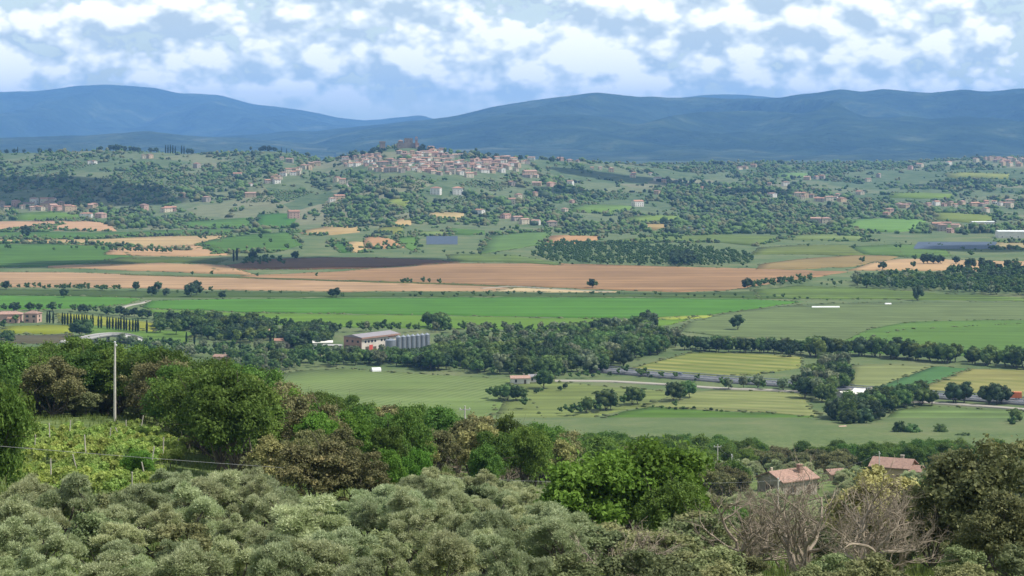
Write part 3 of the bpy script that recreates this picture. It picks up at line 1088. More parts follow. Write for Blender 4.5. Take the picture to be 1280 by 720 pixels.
def build_species():
    bark = plain('bark_grey', (0.17, 0.145, 0.115), 0.95, 0.3, 3.0, 0.5)
    bark_d = plain('bark_dark', (0.085, 0.07, 0.055), 0.95, 0.3, 3.0, 0.5)
    bare_b = plain('bare_bark', (0.24, 0.195, 0.145), 0.95, 0.4, 2.0, 0.4)
    oak = leaf_mat('oak_leaves', (0.066, 0.122, 0.022), (0.135, 0.215, 0.042), 0.38, 0.32, 0.8, 0.02)
    bright = leaf_mat('fresh_leaves', (0.085, 0.175, 0.022), (0.15, 0.265, 0.042), 0.4, 0.18, 0.8, 0.012)
    holm = leaf_mat('holm_leaves', (0.105, 0.115, 0.047), (0.20, 0.195, 0.082), 0.30, 0.3, 1.3, 0.025, c2=(0.38, 0.345, 0.145))
    flower = leaf_mat('flowering_leaves', (0.21, 0.21, 0.075), (0.40, 0.38, 0.15), 0.3, 0.2, 1.2, 0.015)
    olive = leaf_mat('olive_leaves', (0.25, 0.295, 0.135), (0.44, 0.475, 0.275), 0.38, 0.26, 0.8, 0.02)
    scrub = leaf_mat('scrub_leaves', (0.12, 0.145, 0.06), (0.23, 0.25, 0.115), 0.35, 0.35, 1.5, 0.03)
    vine = leaf_mat('vine_leaves', (0.20, 0.29, 0.055), (0.36, 0.43, 0.12), 0.42, 0.2, 1.5, 0.02)
    wood = leaf_mat('wood_leaves', (0.042, 0.082, 0.022), (0.112, 0.17, 0.046), 0.32, 0.5, 0.25, 0.022)
    willow = leaf_mat('willow_leaves', (0.12, 0.155, 0.078), (0.22, 0.25, 0.14), 0.3, 0.3, 0.3, 0.03)
    cyp = leaf_mat('cypress_leaves', (0.018, 0.036, 0.016), (0.038, 0.062, 0.026), 0.15, 0.25, 0.4, 0.02)
    dark = leaf_mat('dark_evergreen_leaves', (0.027, 0.050, 0.022), (0.055, 0.088, 0.036), 0.2, 0.3, 0.3, 0.02)
    MAT.update(oak=oak, bright=bright, holm=holm, flower=flower, olive=olive, scrub=scrub, vine=vine, wood=wood, willow=willow, cyp=cyp, dark=dark, bark=bark,
               bark_d=bark_d, bare=bare_b)

    def broad(mat, bk, h, w, base, nl, nb, nleaf, ln, wd, r0, **kw):
        def f(rng):
            bl, lo = crown_blobs(rng, h, w, base, nl, nb, **kw)
            V, Q = leaves(rng, bl, nleaf, ln, wd)
            # loose twigs sticking out of the outline
            bl2 = bl.copy()
            bl2[:, 3] *= 1.25
            V2, Q2 = leaves(rng, bl2, nleaf // 9, ln, wd * 0.8, shell=(0.9, 1.35))
            return trunk_mb(rng, base, lo, r0).mesh('trunk', bk), np_mesh('crown', np.concatenate([V, V2]), [np.concatenate([Q, Q2 + len(V)])], mat)
        return f

    make_species('oak_tree', 4, 8.0, broad(oak, bark_d, 8.0, 8.0, 0.5, 9, 11, 13000, 0.31, 0.22, 0.22))
    make_species('ash_tree', 3, 8.0, broad(bright, bark_d, 8.0, 8.4, 0.5, 10, 11, 13000, 0.35, 0.24, 0.22))
    make_species('holm_oak', 4, 6.5, broad(holm, bark_d, 6.5, 7.6, 0.4, 9, 13, 13500, 0.25, 0.18, 0.2, rb=(0.11, 0.2)))
    make_species('flowering_ash', 2, 6.0, broad(flower, bark_d, 6.0, 5.6, 0.8, 8, 12, 10000, 0.26, 0.18, 0.15, rb=(0.12, 0.22)))
    make_species('shrub', 3, 2.4, broad(scrub, bark, 2.4, 3.2, 0.15, 6, 8, 3600, 0.22, 0.13, 0.05))

    def olive_f(rng):
        h, w, base = 4.3, 4.3, 0.75
        bl, lo = crown_blobs(rng, h, w, base, int(rng.integers(5, 9)), 9, lobe=(0.24, 0.52), rb=(0.10, 0.26), flat=rng.uniform(0.85, 1.25))
        V, Q = leaves(rng, bl, 15000, 0.25, 0.052, along=True, shell=(0.4, 1.3))
        V2, Q2 = leaves(rng, bl, 8000, 0.15, 0.085, out_bias=0.4, shell=(0.5, 1.1))
        return trunk_mb(rng, base, lo, 0.19, 0.3, 7, 0.2).mesh('trunk', bark_d), np_mesh('crown', np.concatenate([V, V2]), [np.concatenate([Q, Q2 + len(V)])], olive)
    make_species('olive_tree', 6, 4.3, olive_f)

    def bare_f(rng):
        big, fine = MB(), MB()

        def grow(p, d, ln, r, lev):
            pts, rad = [p], [r]
            q, dd = p.copy(), d.copy()
            for s in range(4):
                dd = (dd + Vector(rng.normal(size=3)) * 0.17 + Vector((0, 0, 0.05))).normalized()
                q = q + dd * (ln / 4)
                pts.append(q.copy())
                rad.append(r * (1 - 0.14 * (s + 1)))
            (big if lev < 3 else fine).tube(pts, rad, 6 if lev < 2 else (4 if lev < 4 else 3))
            if lev >= 5:
                return
            for k in range(3 if lev else 5):
                f = rng.uniform(0.35, 1.0) if k else 1.0
                i = min(int(f * 4), 3)
                b = pts[i].lerp(pts[i + 1], f * 4 - i) if f < 1 else pts[-1]
                nd = (dd + Vector(rng.normal(size=3)) * (0.55 if lev else 0.6)).normalized()
                if nd.z < -0.15:
                    nd.z *= -0.5
                grow(b, nd, ln * rng.uniform(0.55, 0.82), r * rng.uniform(0.42, 0.62), lev + 1)
        for s in range(3):
            a = rng.uniform(0, 6.28)
            grow(Vector((0.15 * math.cos(a), 0.15 * math.sin(a), -0.4)), Vector((0.45 * math.cos(a), 0.45 * math.sin(a), 1)).normalized(), 2.6, 0.2, 0)
        return big.mesh('trunk', bare_b), fine.mesh('branches', bare_b)
    make_species('bare_tree', 3, 7.0, bare_f)

    def vine_f(rng):
        bl = np.array([(x, rng.normal() * 0.1, 1.0 + rng.normal() * 0.25, 0.38) for x in np.linspace(-0.8, 0.8, 7)])
        V, Q = leaves(rng, bl, 800, 0.2, 0.17)
        mb = MB().tube([(0, 0, -0.3), (0.05, 0.02, 0.5), (0.0, 0, 1.0)], [0.05, 0.04, 0.03], 5)
        mb.tube([(-0.8, 0, 1.05), (0, 0, 1.0), (0.8, 0, 1.05)], [0.015, 0.025, 0.015], 4)
        return mb.mesh('stem', bark), np_mesh('foliage', V, [Q], vine)
    make_species('grape_vine', 3, 1.6, vine_f)

    # trees of the plain: seen from a kilometre and more
    def mid(mat, h, w, base, nl, nb, nleaf, ln, r0, **kw):
        def f(rng):
            bl, lo = crown_blobs(rng, h, w, base, nl, nb, **kw)
            V, Q = leaves(rng, bl, nleaf, ln, ln * 0.75)
            core = []
            for L_ in lo:      # dense inner foliage
                core.append((ICO1[0] * L_[3] * 0.8 + L_[:3], ICO1[1]))
            mb = trunk_mb(rng, base, lo[:4], r0, n=5)
            Vt = np.array([tuple(v) for v in mb.v])
            vs, fq, ft, mi = [V], [Q], [], [0] * len(Q)
            o = len(V)
            for cv, ct in core:
                vs.append(cv)
                ft.append(ct + o)
                o += len(cv)
            ft = np.concatenate(ft)
            tq = np.array([f_ for f_ in mb.f if len(f_) == 4]) + o
            vs.append(Vt)
            me = np_mesh('plain_tree', np.concatenate(vs), [Q, ft, tq], [mat, bark_d], [0] * (len(Q) + len(ft)) + [1] * len(tq))
            return me
        return f
    make_species('m_wood', 5, 9.0, mid(wood, 9.0, 8.8, 0.5, 9, 6, 1600, 0.62, 0.25))
    MAT['margin'] = leaf_mat('weed_leaves', (0.075, 0.105, 0.036), (0.16, 0.175, 0.075), 0.3, 0.0, 0.12, 0.0)
    light = leaf_mat('light_wood_leaves', (0.075, 0.125, 0.030), (0.15, 0.215, 0.058), 0.36, 0.35, 0.25, 0.03)
    make_species('m_light', 5, 8.5, mid(light, 8.5, 7.4, 0.5, 9, 6, 1500, 0.55, 0.25))
    make_species('m_willow', 4, 8.0, mid(willow, 8.0, 7.0, 0.4, 8, 6, 1300, 0.6, 0.2))
    make_species('m_dark', 4, 8.0, mid(dark, 8.0, 8.2, 0.4, 8, 6, 1400, 0.6, 0.25))
    make_species('m_bush', 4, 3.2, mid(wood, 3.2, 4.2, 0.15, 6, 5, 500, 0.5, 0.1))

    def cyp_f(rng):
        h = 11.0
        t = rng.uniform(0, 1, 900) ** 0.8
        r = 0.95 * np.clip(np.sin(np.clip(t * 0.93 + 0.07, 0, 1) * math.pi) ** 0.55, 0.05, 1) * np.where(t > 0.6, (1 - t) / 0.4 * 0.75 + 0.25, 1)
        a = rng.uniform(0, 6.283, 900)
        bl = np.stack([r * np.cos(a) * 0.75, r * np.sin(a) * 0.75, 0.4 + t * (h - 0.6), np.full(900, 0.3)], -1)
        V, Q = leaves(rng, bl, 1500, 0.7, 0.28, along=True)
        mb = MB().lathe([(0.12, -0.4), (0.12, 0.5), (0.7, 1.2), (0.78, 4), (0.6, 7.5), (0.15, 10.4)], n=7)
        Vt = np.array(mb.v)
        tq = np.array([f_ for f_ in mb.f if len(f_) == 4]) + len(V)
        return np_mesh('cypress_tree', np.concatenate([V, Vt]), [Q, tq], [cyp, bark_d], [0] * len(Q) + [1] * 7 + [0] * (len(tq) - 7))
    make_species('m_cypress', 3, 11.0, cyp_f)


MAT = {}
NEAR_POS = []     # x, y, keep-off radius


def free(x, y, r):
    return all((x - a) ** 2 + (y - b) ** 2 > (0.5 * (r + c)) ** 2 for a, b, c in NEAR_POS)


_cnt = {}


def tree(key, x, y, h, label, group, rng, cat='tree', wide=1.0, parts=('trunk', 'crown'), name=None, variant=None):
    ps = SPECIES[key]
    k = _cnt.get(key, 0)
    _cnt[key] = k + 1
    (a, b), ph = ps[(k if variant is None else variant) % len(ps)]
    s = h / ph
    e = empty(name or key, (x, y, hz(x, y) - 0.05), rng.uniform(0, 6.283))
    e.scale = (s * wide, s * wide * rng.uniform(0.92, 1.08), s)
    e.rotation_euler[0], e.rotation_euler[1] = rng.normal(size=2) * 0.04
    mesh_obj(parts[0], a, e)
    mesh_obj(parts[1], b, e)
    tag(e, label, cat, group)
    return e


def single(key, name, p, h, label, group, rng, cat='tree', wide=1.0):
    ps = SPECIES[key]
    k = _cnt.get(key, 0)
    _cnt[key] = k + 1
    me, ph = ps[k % len(ps)]
    s = h / ph
    o = mesh_obj(name, me)
    o.location = (p[0], p[1], p[2] - 0.1)
    o.rotation_euler = (0, 0, rng.uniform(0, 6.283))
    o.scale = (s * wide, s * wide * rng.uniform(0.9, 1.1), s)
    tag(o, label, cat, group)
    return o


def fill(zone, spacing, pick, rng, maxn=400):
    """jittered planting inside an outline given as picture column and distance; pick(px,Y) -> (species, height, wide, label, group) or None"""
    zone = np.array(zone, float)
    n = 0
    Y = zone[:, 1].min()
    while Y < zone[:, 1].max():
        x = (zone[:, 0].min() - 640) / F * Y
        xe = (zone[:, 0].max() - 640) / F * Y
        while x < xe:
            jx, jy = x + rng.uniform(-0.4, 0.4) * spacing, Y + rng.uniform(-0.4, 0.4) * spacing
            px = 640 + F * jx / jy
            if inside(px, jy, zone):
                r = pick(px, jy)
                if r is not None and n < maxn and free(jx, jy, r[5] if len(r) > 5 else spacing):
                    key, h, wide, label, group = r[:5]
                    tree(key, jx, jy, h, label, group, rng, cat='shrub' if key == 'shrub' else 'tree', wide=wide,
                         parts=('trunk', 'branches') if key == 'bare_tree' else (('stem', 'foliage') if key == 'shrub' else ('trunk', 'crown')))
                    NEAR_POS.append((jx, jy, spacing))
                    n += 1
            x += spacing
        Y += spacing * 0.87
    return n


def build_near_trees():
    rng = np.random.default_rng(21)

    def hand(key, px, Y, h, label, wide=1.0, group=None, r=None, parts=None, cat='tree', variant=None):
        p = at(px, Y)
        e = tree(key, p[0], p[1], h, label, group, rng, wide=wide, parts=parts or ('trunk', 'crown'), cat=cat, variant=variant)
        NEAR_POS.append((p[0], p[1], r or h * wide * 0.8))
        return e
    TB = ('trunk', 'branches')
    hand('ash_tree', 735, 122, 7.0, 'big fresh green tree rising above the olives beside a grey bare tree', 0.95)
    hand('ash_tree', 803, 124, 7.6, 'broad fresh green tree with a full crown behind the grey bare tree', 1.0)
    hand('oak_tree', 838, 118, 5.0, 'dark green oak leaning against the broad fresh green tree', 0.9)
    hand('holm_oak', 1226, 108, 7.2, 'large brownish holm oak with a dark hollow side beside the bare trees', 1.0)
    hand('holm_oak', 1165, 112, 4.6, 'smaller brownish holm oak at the foot of the large one', 0.9)
    hand('holm_oak', 1270, 96, 4.4, 'low brownish holm oak in front of the large holm oak', 1.0)
    hand('flowering_ash', 1100, 122, 6.3, 'yellowish flowering ash standing behind the bare trees', 1.15)
    hand('bare_tree', 1005, 103, 6.9, 'grey bare tree with tangled twigs below the wooden pole', 1.0, parts=TB)
    hand('bare_tree', 1062, 98, 6.4, 'pale leafless tree with thick forked limbs before the flowering ash', 1.0, parts=TB)
    hand('bare_tree', 1118, 102, 6.2, 'leafless tree with drooping twigs against the dark holm oak', 1.0, parts=TB)
    hand('bare_tree', 930, 108, 6.2, 'thin leafless tree between the fresh green tree and the bare thicket', 1.1, parts=TB)
    hand('bare_tree', 765, 94, 3.9, 'low silvery leafless tree at the foot of the broad green trees', 1.25, parts=TB)
    hand('ash_tree', 345, 218, 7.6, 'round fresh green tree standing out of the dark wood above the grove', 1.0)
    hand('holm_oak', 392, 142, 5.4, 'wide rusty brown holm oak on the upper edge of the olive grove', 1.1)
    hand('holm_oak', 446, 144, 4.6, 'rusty brown holm oak next to the wide one above the olives', 1.0)
    hand('flowering_ash', 345, 150, 5.0, 'pale yellowish tree at the left side of the wide rusty holm oak', 0.9)
    hand('ash_tree', 486, 166, 4.9, 'light green tree with a dark gap beside its twin above the olives', 0.62)
    hand('ash_tree', 517, 168, 4.9, 'light green tree draped with leaves beside the dark gap', 0.6)
    hand('holm_oak', 690, 300, 8.5, 'golden brown holm oak below the green meadow', 1.0)
    hand('holm_oak', 655, 310, 8.0, 'golden brown holm oak next to a wooden pole', 0.9)
    hand('holm_oak', 800, 330, 9.0, 'brown holm oak with a domed crown below the green meadow', 1.0)
    hand('holm_oak', 858, 315, 8.0, 'dark brown holm oak beside the double wooden poles', 1.1)
    hand('oak_tree', -24, 118, 8.2, 'tall dark green oak at the edge of the vineyard', 0.6)
    hand('oak_tree', -8, 128, 8.0, 'dark green oak behind the tall one beside the vineyard', 0.6)
    hand('shrub', 665, 128, 2.6, 'rounded yellowish shrub between olive trees', 1.0, parts=('stem', 'foliage'), cat='shrub')
    hand('ash_tree', 172, 150, 2.8, 'low bright green bush at the corner of the vineyard', 0.9, cat='bush', parts=('stem', 'foliage'))
    hand('ash_tree', 150, 88.5, 1.4, 'small bright green seedling among the nearest olive trees', 0.9, cat='bush', parts=('stem', 'foliage'))
    for px, Y, h in ((712, 112, 2.6), (745, 108, 2.4), (772, 110, 2.6), (728, 104, 2.0), (800, 106, 2.2), (835, 106, 2.4), (862, 110, 3.0), (880, 114, 3.2), (700, 118, 3.0)):
        hand('shrub', px, Y, h, 'leafy green shrub filling the foot of the fresh green trees', 1.25, 'shrubs at the foot of the fresh green trees', r=1.0, parts=('stem', 'foliage'), cat='shrub')
    for px, Y, s in ((985, 455, 16), (985, 440, 14), (1117, 520, 17), (1117, 504, 14), (1117, 490, 10), (1050, 505, 9), (1053, 640, 8)):
        p = at(px, Y)
        NEAR_POS.append((p[0], p[1], s))
    # olive grove
    og = 'olive trees of the grove on the near slope'

    def olives(px, Y):
        if rng.uniform() < 0.13:
            return ('shrub', rng.uniform(1.4, 2.6), rng.uniform(0.9, 1.3), 'bushy green shrub between the olive trees of the grove', 'shrubs among the olives', 2.4)
        h = rng.uniform(2.1, 3.7)
        size = 'small ' if h < 2.5 else ('tall ' if h > 3.3 else '')
        where = ('in the grove below the vineyard' if px < 250 else 'in the grove below the rusty holm oaks' if px < 480 else
                 'in the grove beside the fresh green trees' if px > 600 else 'in the middle of the grove below the twin light green trees')
        return ('olive_tree', h, rng.uniform(0.82, 1.12), size + 'grey-green olive tree ' + where, size + 'olive trees ' + where, 2.2)
    fill([(-60, 74), (700, 74), (710, 108), (690, 140), (690, 176), (640, 180), (540, 176), (500, 150), (470, 128), (340, 126), (330, 132), (225, 136),
          (190, 128), (120, 120), (40, 116), (-60, 108)], 3.35, olives, rng, 290)

    def small_olives(px, Y):
        return ('olive_tree', rng.uniform(3.6, 5.0), 1.0, 'grey-green olive tree growing round the two hillside houses', 'olive trees by the houses')
    fill([(900, 440), (1200, 440), (1210, 560), (900, 545)], 7.0, small_olives, rng, 40)

    # woods
    def wood_left(px, Y):
        n = float(fbm(px / 60.0, Y / 26.0, 91, 2))
        if n < -0.2:
            return ('holm_oak', rng.uniform(6.5, 8.5), 1.0, 'brownish holm oak in the wood behind the vineyard', 'holm oaks of the wood above the valley')
        return ('oak_tree', rng.uniform(7.0, 9.5), rng.uniform(0.8, 1.0), 'green oak in the wood behind the vineyard', 'oaks of the wood above the valley')
    fill([(-60, 236), (60, 240), (165, 250), (235, 205), (280, 160), (330, 160), (340, 330), (240, 330), (-60, 330)], 5.0, wood_left, rng, 170)

    def wood_mid(px, Y):
        n = float(fbm(px / 50.0, Y / 30.0, 93, 2))
        u = rng.uniform()
        if u < 0.07:
            return ('bare_tree', rng.uniform(4.5, 6.0), 1.0, 'leafless grey tree in the wood between grove and valley', 'leafless trees of the middle wood')
        if u < 0.17:
            return ('ash_tree', rng.uniform(4.5, 7.0), 0.8, 'fresh green tree in the wood between grove and valley', 'fresh green trees of the middle wood')
        if u < 0.27:
            return ('flowering_ash', rng.uniform(4.5, 7.5), 0.9, 'yellowish flowering tree in the wood between grove and valley', 'flowering trees of the middle wood')
        if n < -0.05 or u > 0.9:
            return ('holm_oak', rng.uniform(4.5, 7.6), 0.85, 'brownish holm oak in the wood between grove and valley', 'holm oaks of the middle wood')
        return ('oak_tree', rng.uniform(5.0, 8.6), rng.uniform(0.62, 0.85), 'green oak in the wood between grove and valley', 'oaks of the middle wood')
    fill([(330, 160), (470, 175), (540, 205), (650, 215), (720, 300), (760, 420), (740, 520), (560, 500), (420, 420), (330, 340)], 4.9, wood_mid, rng, 240)

    def wood_right(px, Y):
        n = float(fbm(px / 70.0, Y / 40.0, 95, 2))
        if n < -0.1:
            return ('holm_oak', rng.uniform(5.0, 7.5), 1.05, 'brownish holm oak in the wood round the hillside houses', 'holm oaks round the houses')
        return ('oak_tree', rng.uniform(6.5, 10.0), 0.95, 'green oak in the wood round the hillside houses', 'oaks round the houses')
    fill([(720, 480), (870, 520), (930, 560), (1300, 570), (1310, 790), (1000, 760), (760, 640)], 7.2, wood_right, rng, 150)
    fill([(740, 330), (880, 330), (930, 380), (900, 520), (760, 470)], 7.0, wood_right, rng, 40)
    fill([(1160, 420), (1310, 400), (1310, 560), (1215, 560)], 8.0, wood_right, rng, 30)

    def under(px, Y):
        return ('shrub', rng.uniform(2.0, 3.4), 1.2, 'green shrub of the undergrowth along the edge of the wood', 'undergrowth along the wood edge', 1.8)
    fill([(-60, 238), (60, 242), (165, 252), (235, 207), (280, 162), (330, 162), (330, 200), (250, 222), (165, 270), (-60, 262)], 3.2, under, rng, 90)

    # thicket on the right of the near slope
    def thicket(px, Y):
        u = rng.uniform()
        if u < 0.22:
            return ('holm_oak', rng.uniform(2.6, 4.2), 1.0, 'low brownish holm oak in the thicket below the bare trees', 'low holm oaks of the thicket')
        if u < 0.42:
            return ('bare_tree', rng.uniform(2.6, 4.0), 1.1, 'low leafless tree tangled into the thicket', 'leafless trees of the thicket')
        if u < 0.6:
            return ('oak_tree', rng.uniform(2.8, 4.4), 1.0, 'young green oak in the thicket by the bare trees', 'young oaks of the thicket')
        return ('shrub', rng.uniform(1.6, 3.0), 1.1, 'olive green shrub in the thicket by the bare trees', 'shrubs of the thicket')
    fill([(880, 110), (1300, 112), (1310, 300), (1180, 330), (960, 300), (880, 240), (860, 150)], 4.6, thicket, rng, 90)
    fill([(700, 74), (1300, 74), (1300, 110), (880, 110), (720, 108)], 3.4, lambda a, b: (
        'shrub', rng.uniform(1.2, 2.2), 1.15, 'low olive green shrub under the bare trees', 'low shrubs under the bare trees'), rng, 60)
    fill([(660, 140), (760, 132), (900, 240), (950, 300), (1170, 330), (1160, 440), (900, 440), (740, 330), (690, 210)], 6.0, lambda a, b: (
        ('olive_tree', rng.uniform(3.4, 4.8), 1.0, 'grey-green olive tree in the hollow below the fresh green trees', 'olive trees of the hollow') if rng.uniform() < 0.6 else
        ('shrub', rng.uniform(1.6, 2.8), 1.2, 'olive green shrub in the hollow below the fresh green trees', 'shrubs of the hollow')), rng, 90)
    fill([(470, 146), (520, 180), (640, 184), (700, 180), (720, 260), (650, 214), (540, 204)], 3.6, lambda a, b: (
        'shrub', rng.uniform(1.4, 2.6), 1.2, 'yellowish green shrub between the olives and the wood', 'shrubs above the grove'), rng, 30)


def build_vineyard():
    rng = np.random.default_rng(4)
    post = plain('vine_post', (0.42, 0.38, 0.32), 0.9, 0.2, 4.0)
    zone = np.array([(18, 126), (120, 128), (200, 142), (235, 190), (160, 240), (105, 244), (25, 236)], float)
    n = 0
    pm = MB().tube([(0, 0, -0.4), (0.02, 0, 1.0), (0, 0.02, 2.1)], [0.06, 0.055, 0.05], 6).mesh('vine_post', post)
    for r in range(30):
        u = -64 + r * 2.3
        for k in range(58):
            X = u + k * 0.55 * 2.0 * 0.5 + rng.uniform(-0.5, 0.5)
            Y = 126 + k * 2.05
            px = 640 + F * X / Y
            if not inside(px, Y, zone):
                continue
            if rng.uniform() < 0.9 and n < 290:
                e = tree('grape_vine', X, Y, rng.uniform(1.2, 1.9), 'bright yellow-green grape vine in the small vineyard', 'grape vines in rows', rng, 'vine',
                         parts=('stem', 'foliage'))
                e.rotation_euler = (0, 0, math.atan2(2.05, 0.55) + rng.normal() * 0.12)
                n += 1
            if k % 14 == (r * 4) % 14:
                o = mesh_obj('vine_post', pm)
                x2 = X + 0.9
                o.location = (x2, Y + 0.9, hz(x2, Y + 0.9))
                o.rotation_euler = (rng.normal() * 0.09, rng.normal() * 0.12, 0)
                s = rng.uniform(0.9, 1.25)
                o.scale = (1, 1, s)
                tag(o, 'weathered pale post between the grape vines', 'post', 'vineyard posts')


# ------------------------------------------------------------------ trees of the plain and the far slopes
PLAIN_SPOTS = []      # (point, height, species key, zone)


def build_plain_trees():
    rng = np.random.default_rng(31)
    S = []

    def put(px, py, h, key, zone, wide=1.0):
        p = g1(px, py)
        S.append((p, h, key, zone, wide))

    def area(poly, spacing, hr, mixk, zone, jit=0.42, clear=True):
        poly = np.array(poly, float)
        Yn = ZC * F / (poly[:, 1].max() - HZ)
        Yx = ZC * F / (poly[:, 1].min() - HZ)
        Y = Yn
        while Y <= Yx:
            x0, x1 = (poly[:, 0].min() - 640) / F * Y, (poly[:, 0].max() - 640) / F * Y
            x = x0
            while x < x1:
                jx, jy = x + rng.uniform(-jit, jit) * spacing, Y + rng.uniform(-jit, jit) * spacing
                px, py = 640 + F * jx / jy, HZ + ZC * F / jy
                if inside(px, py, poly) and not (clear and in_fields(px, py)):
                    key = mixk[int(rng.choice(len(mixk)))]
                    S.append((np.array([jx, jy, 0.0]), rng.uniform(*hr) * (0.45 if key == 'm_bush' else 1), key, zone, rng.uniform(0.85, 1.15)))
                x += spacing
            Y += spacing

    def line(pts, spacing, hr, mixk, zone, width=4.0):
        P = gp([p[0] for p in pts], [p[1] for p in pts])
        for a, b in zip(P[:-1], P[1:]):
            d = np.linalg.norm((b - a)[:2])
            n = max(1, int(d / spacing))
            for i in range(n):
                q = a + (b - a) * (i + rng.uniform(0, 0.9)) / n
                q = q + np.array([rng.normal() * width * 0.4, rng.normal() * width * 0.5, 0])
                q[2] = hz(q[0], q[1])
                key = mixk[int(rng.choice(len(mixk)))]
                S.append((q, rng.uniform(*hr) * (0.45 if key == 'm_bush' else 1), key, zone, rng.uniform(0.85, 1.15)))
    W, WI, D, B, L2 = 'm_wood', 'm_willow', 'm_dark', 'm_bush', 'm_light'
    # the wood by the stream
    area([(640, 442), (690, 428), (750, 416), (815, 414), (850, 434), (800, 452), (755, 466), (690, 474), (620, 470), (560, 464), (515, 462), (535, 448)],
         8.0, (4.5, 12.5), [W, L2, W, L2, W, W, D, WI], 'stream')
    area([(600, 420), (700, 413), (745, 413), (690, 426), (640, 438), (540, 446), (530, 432)], 8, (3.5, 8), [WI, WI, W, L2], 'stream_edge')
    line([(520, 447), (570, 440), (640, 436), (700, 430)], 6, (4, 7), [WI, WI, B], 'stream_edge', 8)
    put(812, 415, 15, D, 'stream'); put(806, 417, 13, D, 'stream'); put(755, 421, 13, D, 'stream'); put(745, 422, 12, D, 'stream')
    put(770, 447, 15, D, 'stream', 0.7)
    line([(690, 474), (730, 473), (780, 468), (830, 474)], 5, (3.5, 6), [W, B, WI], 'stream_edge', 3)
    # trees round the farm and the factory
    area([(185, 408), (250, 402), (330, 410), (345, 422), (325, 432), (270, 428), (205, 415)], 7.5, (5, 11), [W, L2, D], 'farm')
    area([(340, 425), (385, 416), (420, 420), (405, 436), (360, 436)], 7.0, (7, 11), [W, D, W], 'farm')
    area([(150, 428), (200, 436), (280, 440), (330, 438), (330, 452), (240, 448), (160, 446)], 8.5, (5, 8.5), [W, W, WI], 'farm')
    area([(290, 452), (340, 444), (420, 446), (500, 450), (520, 458), (440, 458), (380, 462), (330, 470), (290, 468)], 8, (4.5, 9.5), [W, L2, WI, W], 'factory')
    area([(428, 446), (500, 447), (500, 456), (428, 456)], 6, (4, 6.5), [W, WI], 'factory')
    area([(498, 452), (530, 448), (560, 462), (520, 464)], 7, (7, 10), [D, W], 'factory')
    line([(330, 410), (420, 414), (470, 416), (540, 415), (600, 416), (660, 414)], 4.5, (5, 9), [W, W, WI], 'field_hedge', 6)
    line([(540, 408), (560, 413)], 5, (9, 12), [W], 'field_hedge', 8)
    line([(-10, 390), (40, 388), (100, 390), (160, 396), (215, 402), (260, 406), (330, 410)], 3.6, (5, 7.5), [W, D], 'farm_hedge', 5)
    put(100, 421, 12, W, 'farm', 1.15); put(108, 420, 11, W, 'farm', 1.1); put(93, 421, 9, W, 'farm')
    put(12, 430, 9, W, 'farm'); put(4, 428, 8, W, 'farm'); put(20, 404, 7, WI, 'farm'); put(3, 412, 7, W, 'farm')
    put(200, 416, 10, W, 'farm'); put(220, 418, 11, W, 'farm')
    # right hand hedge and the trees by the white house
    line([(856, 437), (900, 440), (960, 441), (1012, 443)], 2.6, (7.5, 9.5), [D, D, W], 'long_hedge', 4)
    line([(858, 435), (930, 437), (1005, 439)], 4.5, (6.5, 9), [WI, WI, W], 'long_hedge', 5)
    line([(1000, 446), (1060, 444), (1120, 448), (1180, 452), (1240, 456), (1300, 461)], 2.4, (7, 13), [W, L2, W, L2, D], 'long_hedge', 9)
    area([(1004, 505), (1008, 478), (1035, 456), (1060, 458), (1062, 484), (1050, 495), (1030, 505)], 7, (6, 12), [W, L2, WI, D], 'white_house')
    area([(1040, 515), (1100, 505), (1150, 495), (1180, 508), (1130, 525), (1090, 535), (1040, 535)], 7.5, (7, 11), [W, W, D], 'white_house')
    for px, py, h in ((1192, 504, 11), (1205, 504, 11.5), (1236, 506, 11), (1246, 506, 11), (1252, 505, 10), (1195, 503, 10)):
        put(px, py, h, D, 'motorway', 1.05)
    for px, py, h in ((1125, 552, 9), (1140, 553, 8), (1175, 552, 8), (1205, 560, 7), (1212, 562, 6), (1230, 566, 6), (1270, 530, 7.5), (1265, 536, 6)):
        put(px, py, h, W, 'right_meadow')
    # clumps in the lower fields
    for px, py, h in ((625, 500, 8), (635, 501, 9), (645, 501, 8), (652, 500, 7), (680, 486, 11), (655, 511, 6), (612, 498, 6)):
        put(px, py, h, W, 'lower_fields', 1.1)
    for px, py, h in ((712, 520, 6), (722, 519, 6.5), (733, 516, 8), (740, 515, 6.5), (757, 513, 11), (763, 512, 9), (778, 508, 6), (790, 506, 9), (797, 505, 8), (748, 516, 5),
                      (842, 502, 10), (850, 500, 9), (862, 497, 9), (843, 510, 4), (700, 517, 3.5)):
        put(px, py, h, W, 'lower_fields', 1.05)
    line([(800, 507), (840, 512), (880, 512), (915, 516)], 5, (2.5, 4), [B], 'lower_fields', 2)
    line([(668, 492), (690, 489), (708, 486)], 5, (4, 6), [B], 'lower_fields', 3)
    area([(860, 496), (900, 486), (1000, 482), (1000, 490), (930, 492)], 8, (5, 8), [W, W, WI], 'motorway')
    line([(790, 468), (870, 476), (960, 484), (1005, 490)], 9, (2.5, 4.5), [W, B], 'motorway', 5)
    # upper right copse
    area([(1060, 352), (1110, 346), (1180, 348), (1280, 356), (1330, 362), (1330, 372), (1220, 368), (1150, 364), (1080, 362)], 8.5, (5, 10), [W, L2, W, WI], 'copse')
    area([(1180, 342), (1280, 340), (1330, 350), (1330, 358), (1230, 354)], 12, (7, 11), [D, W], 'copse')
    area([(928, 361), (950, 352), (985, 348), (1018, 350), (1010, 356), (960, 362)], 9, (4.5, 7.5), [W, D], 'copse')
    area([(1020, 352), (1060, 350), (1060, 366), (1030, 362)], 14, (3, 6), [W, B], 'copse')
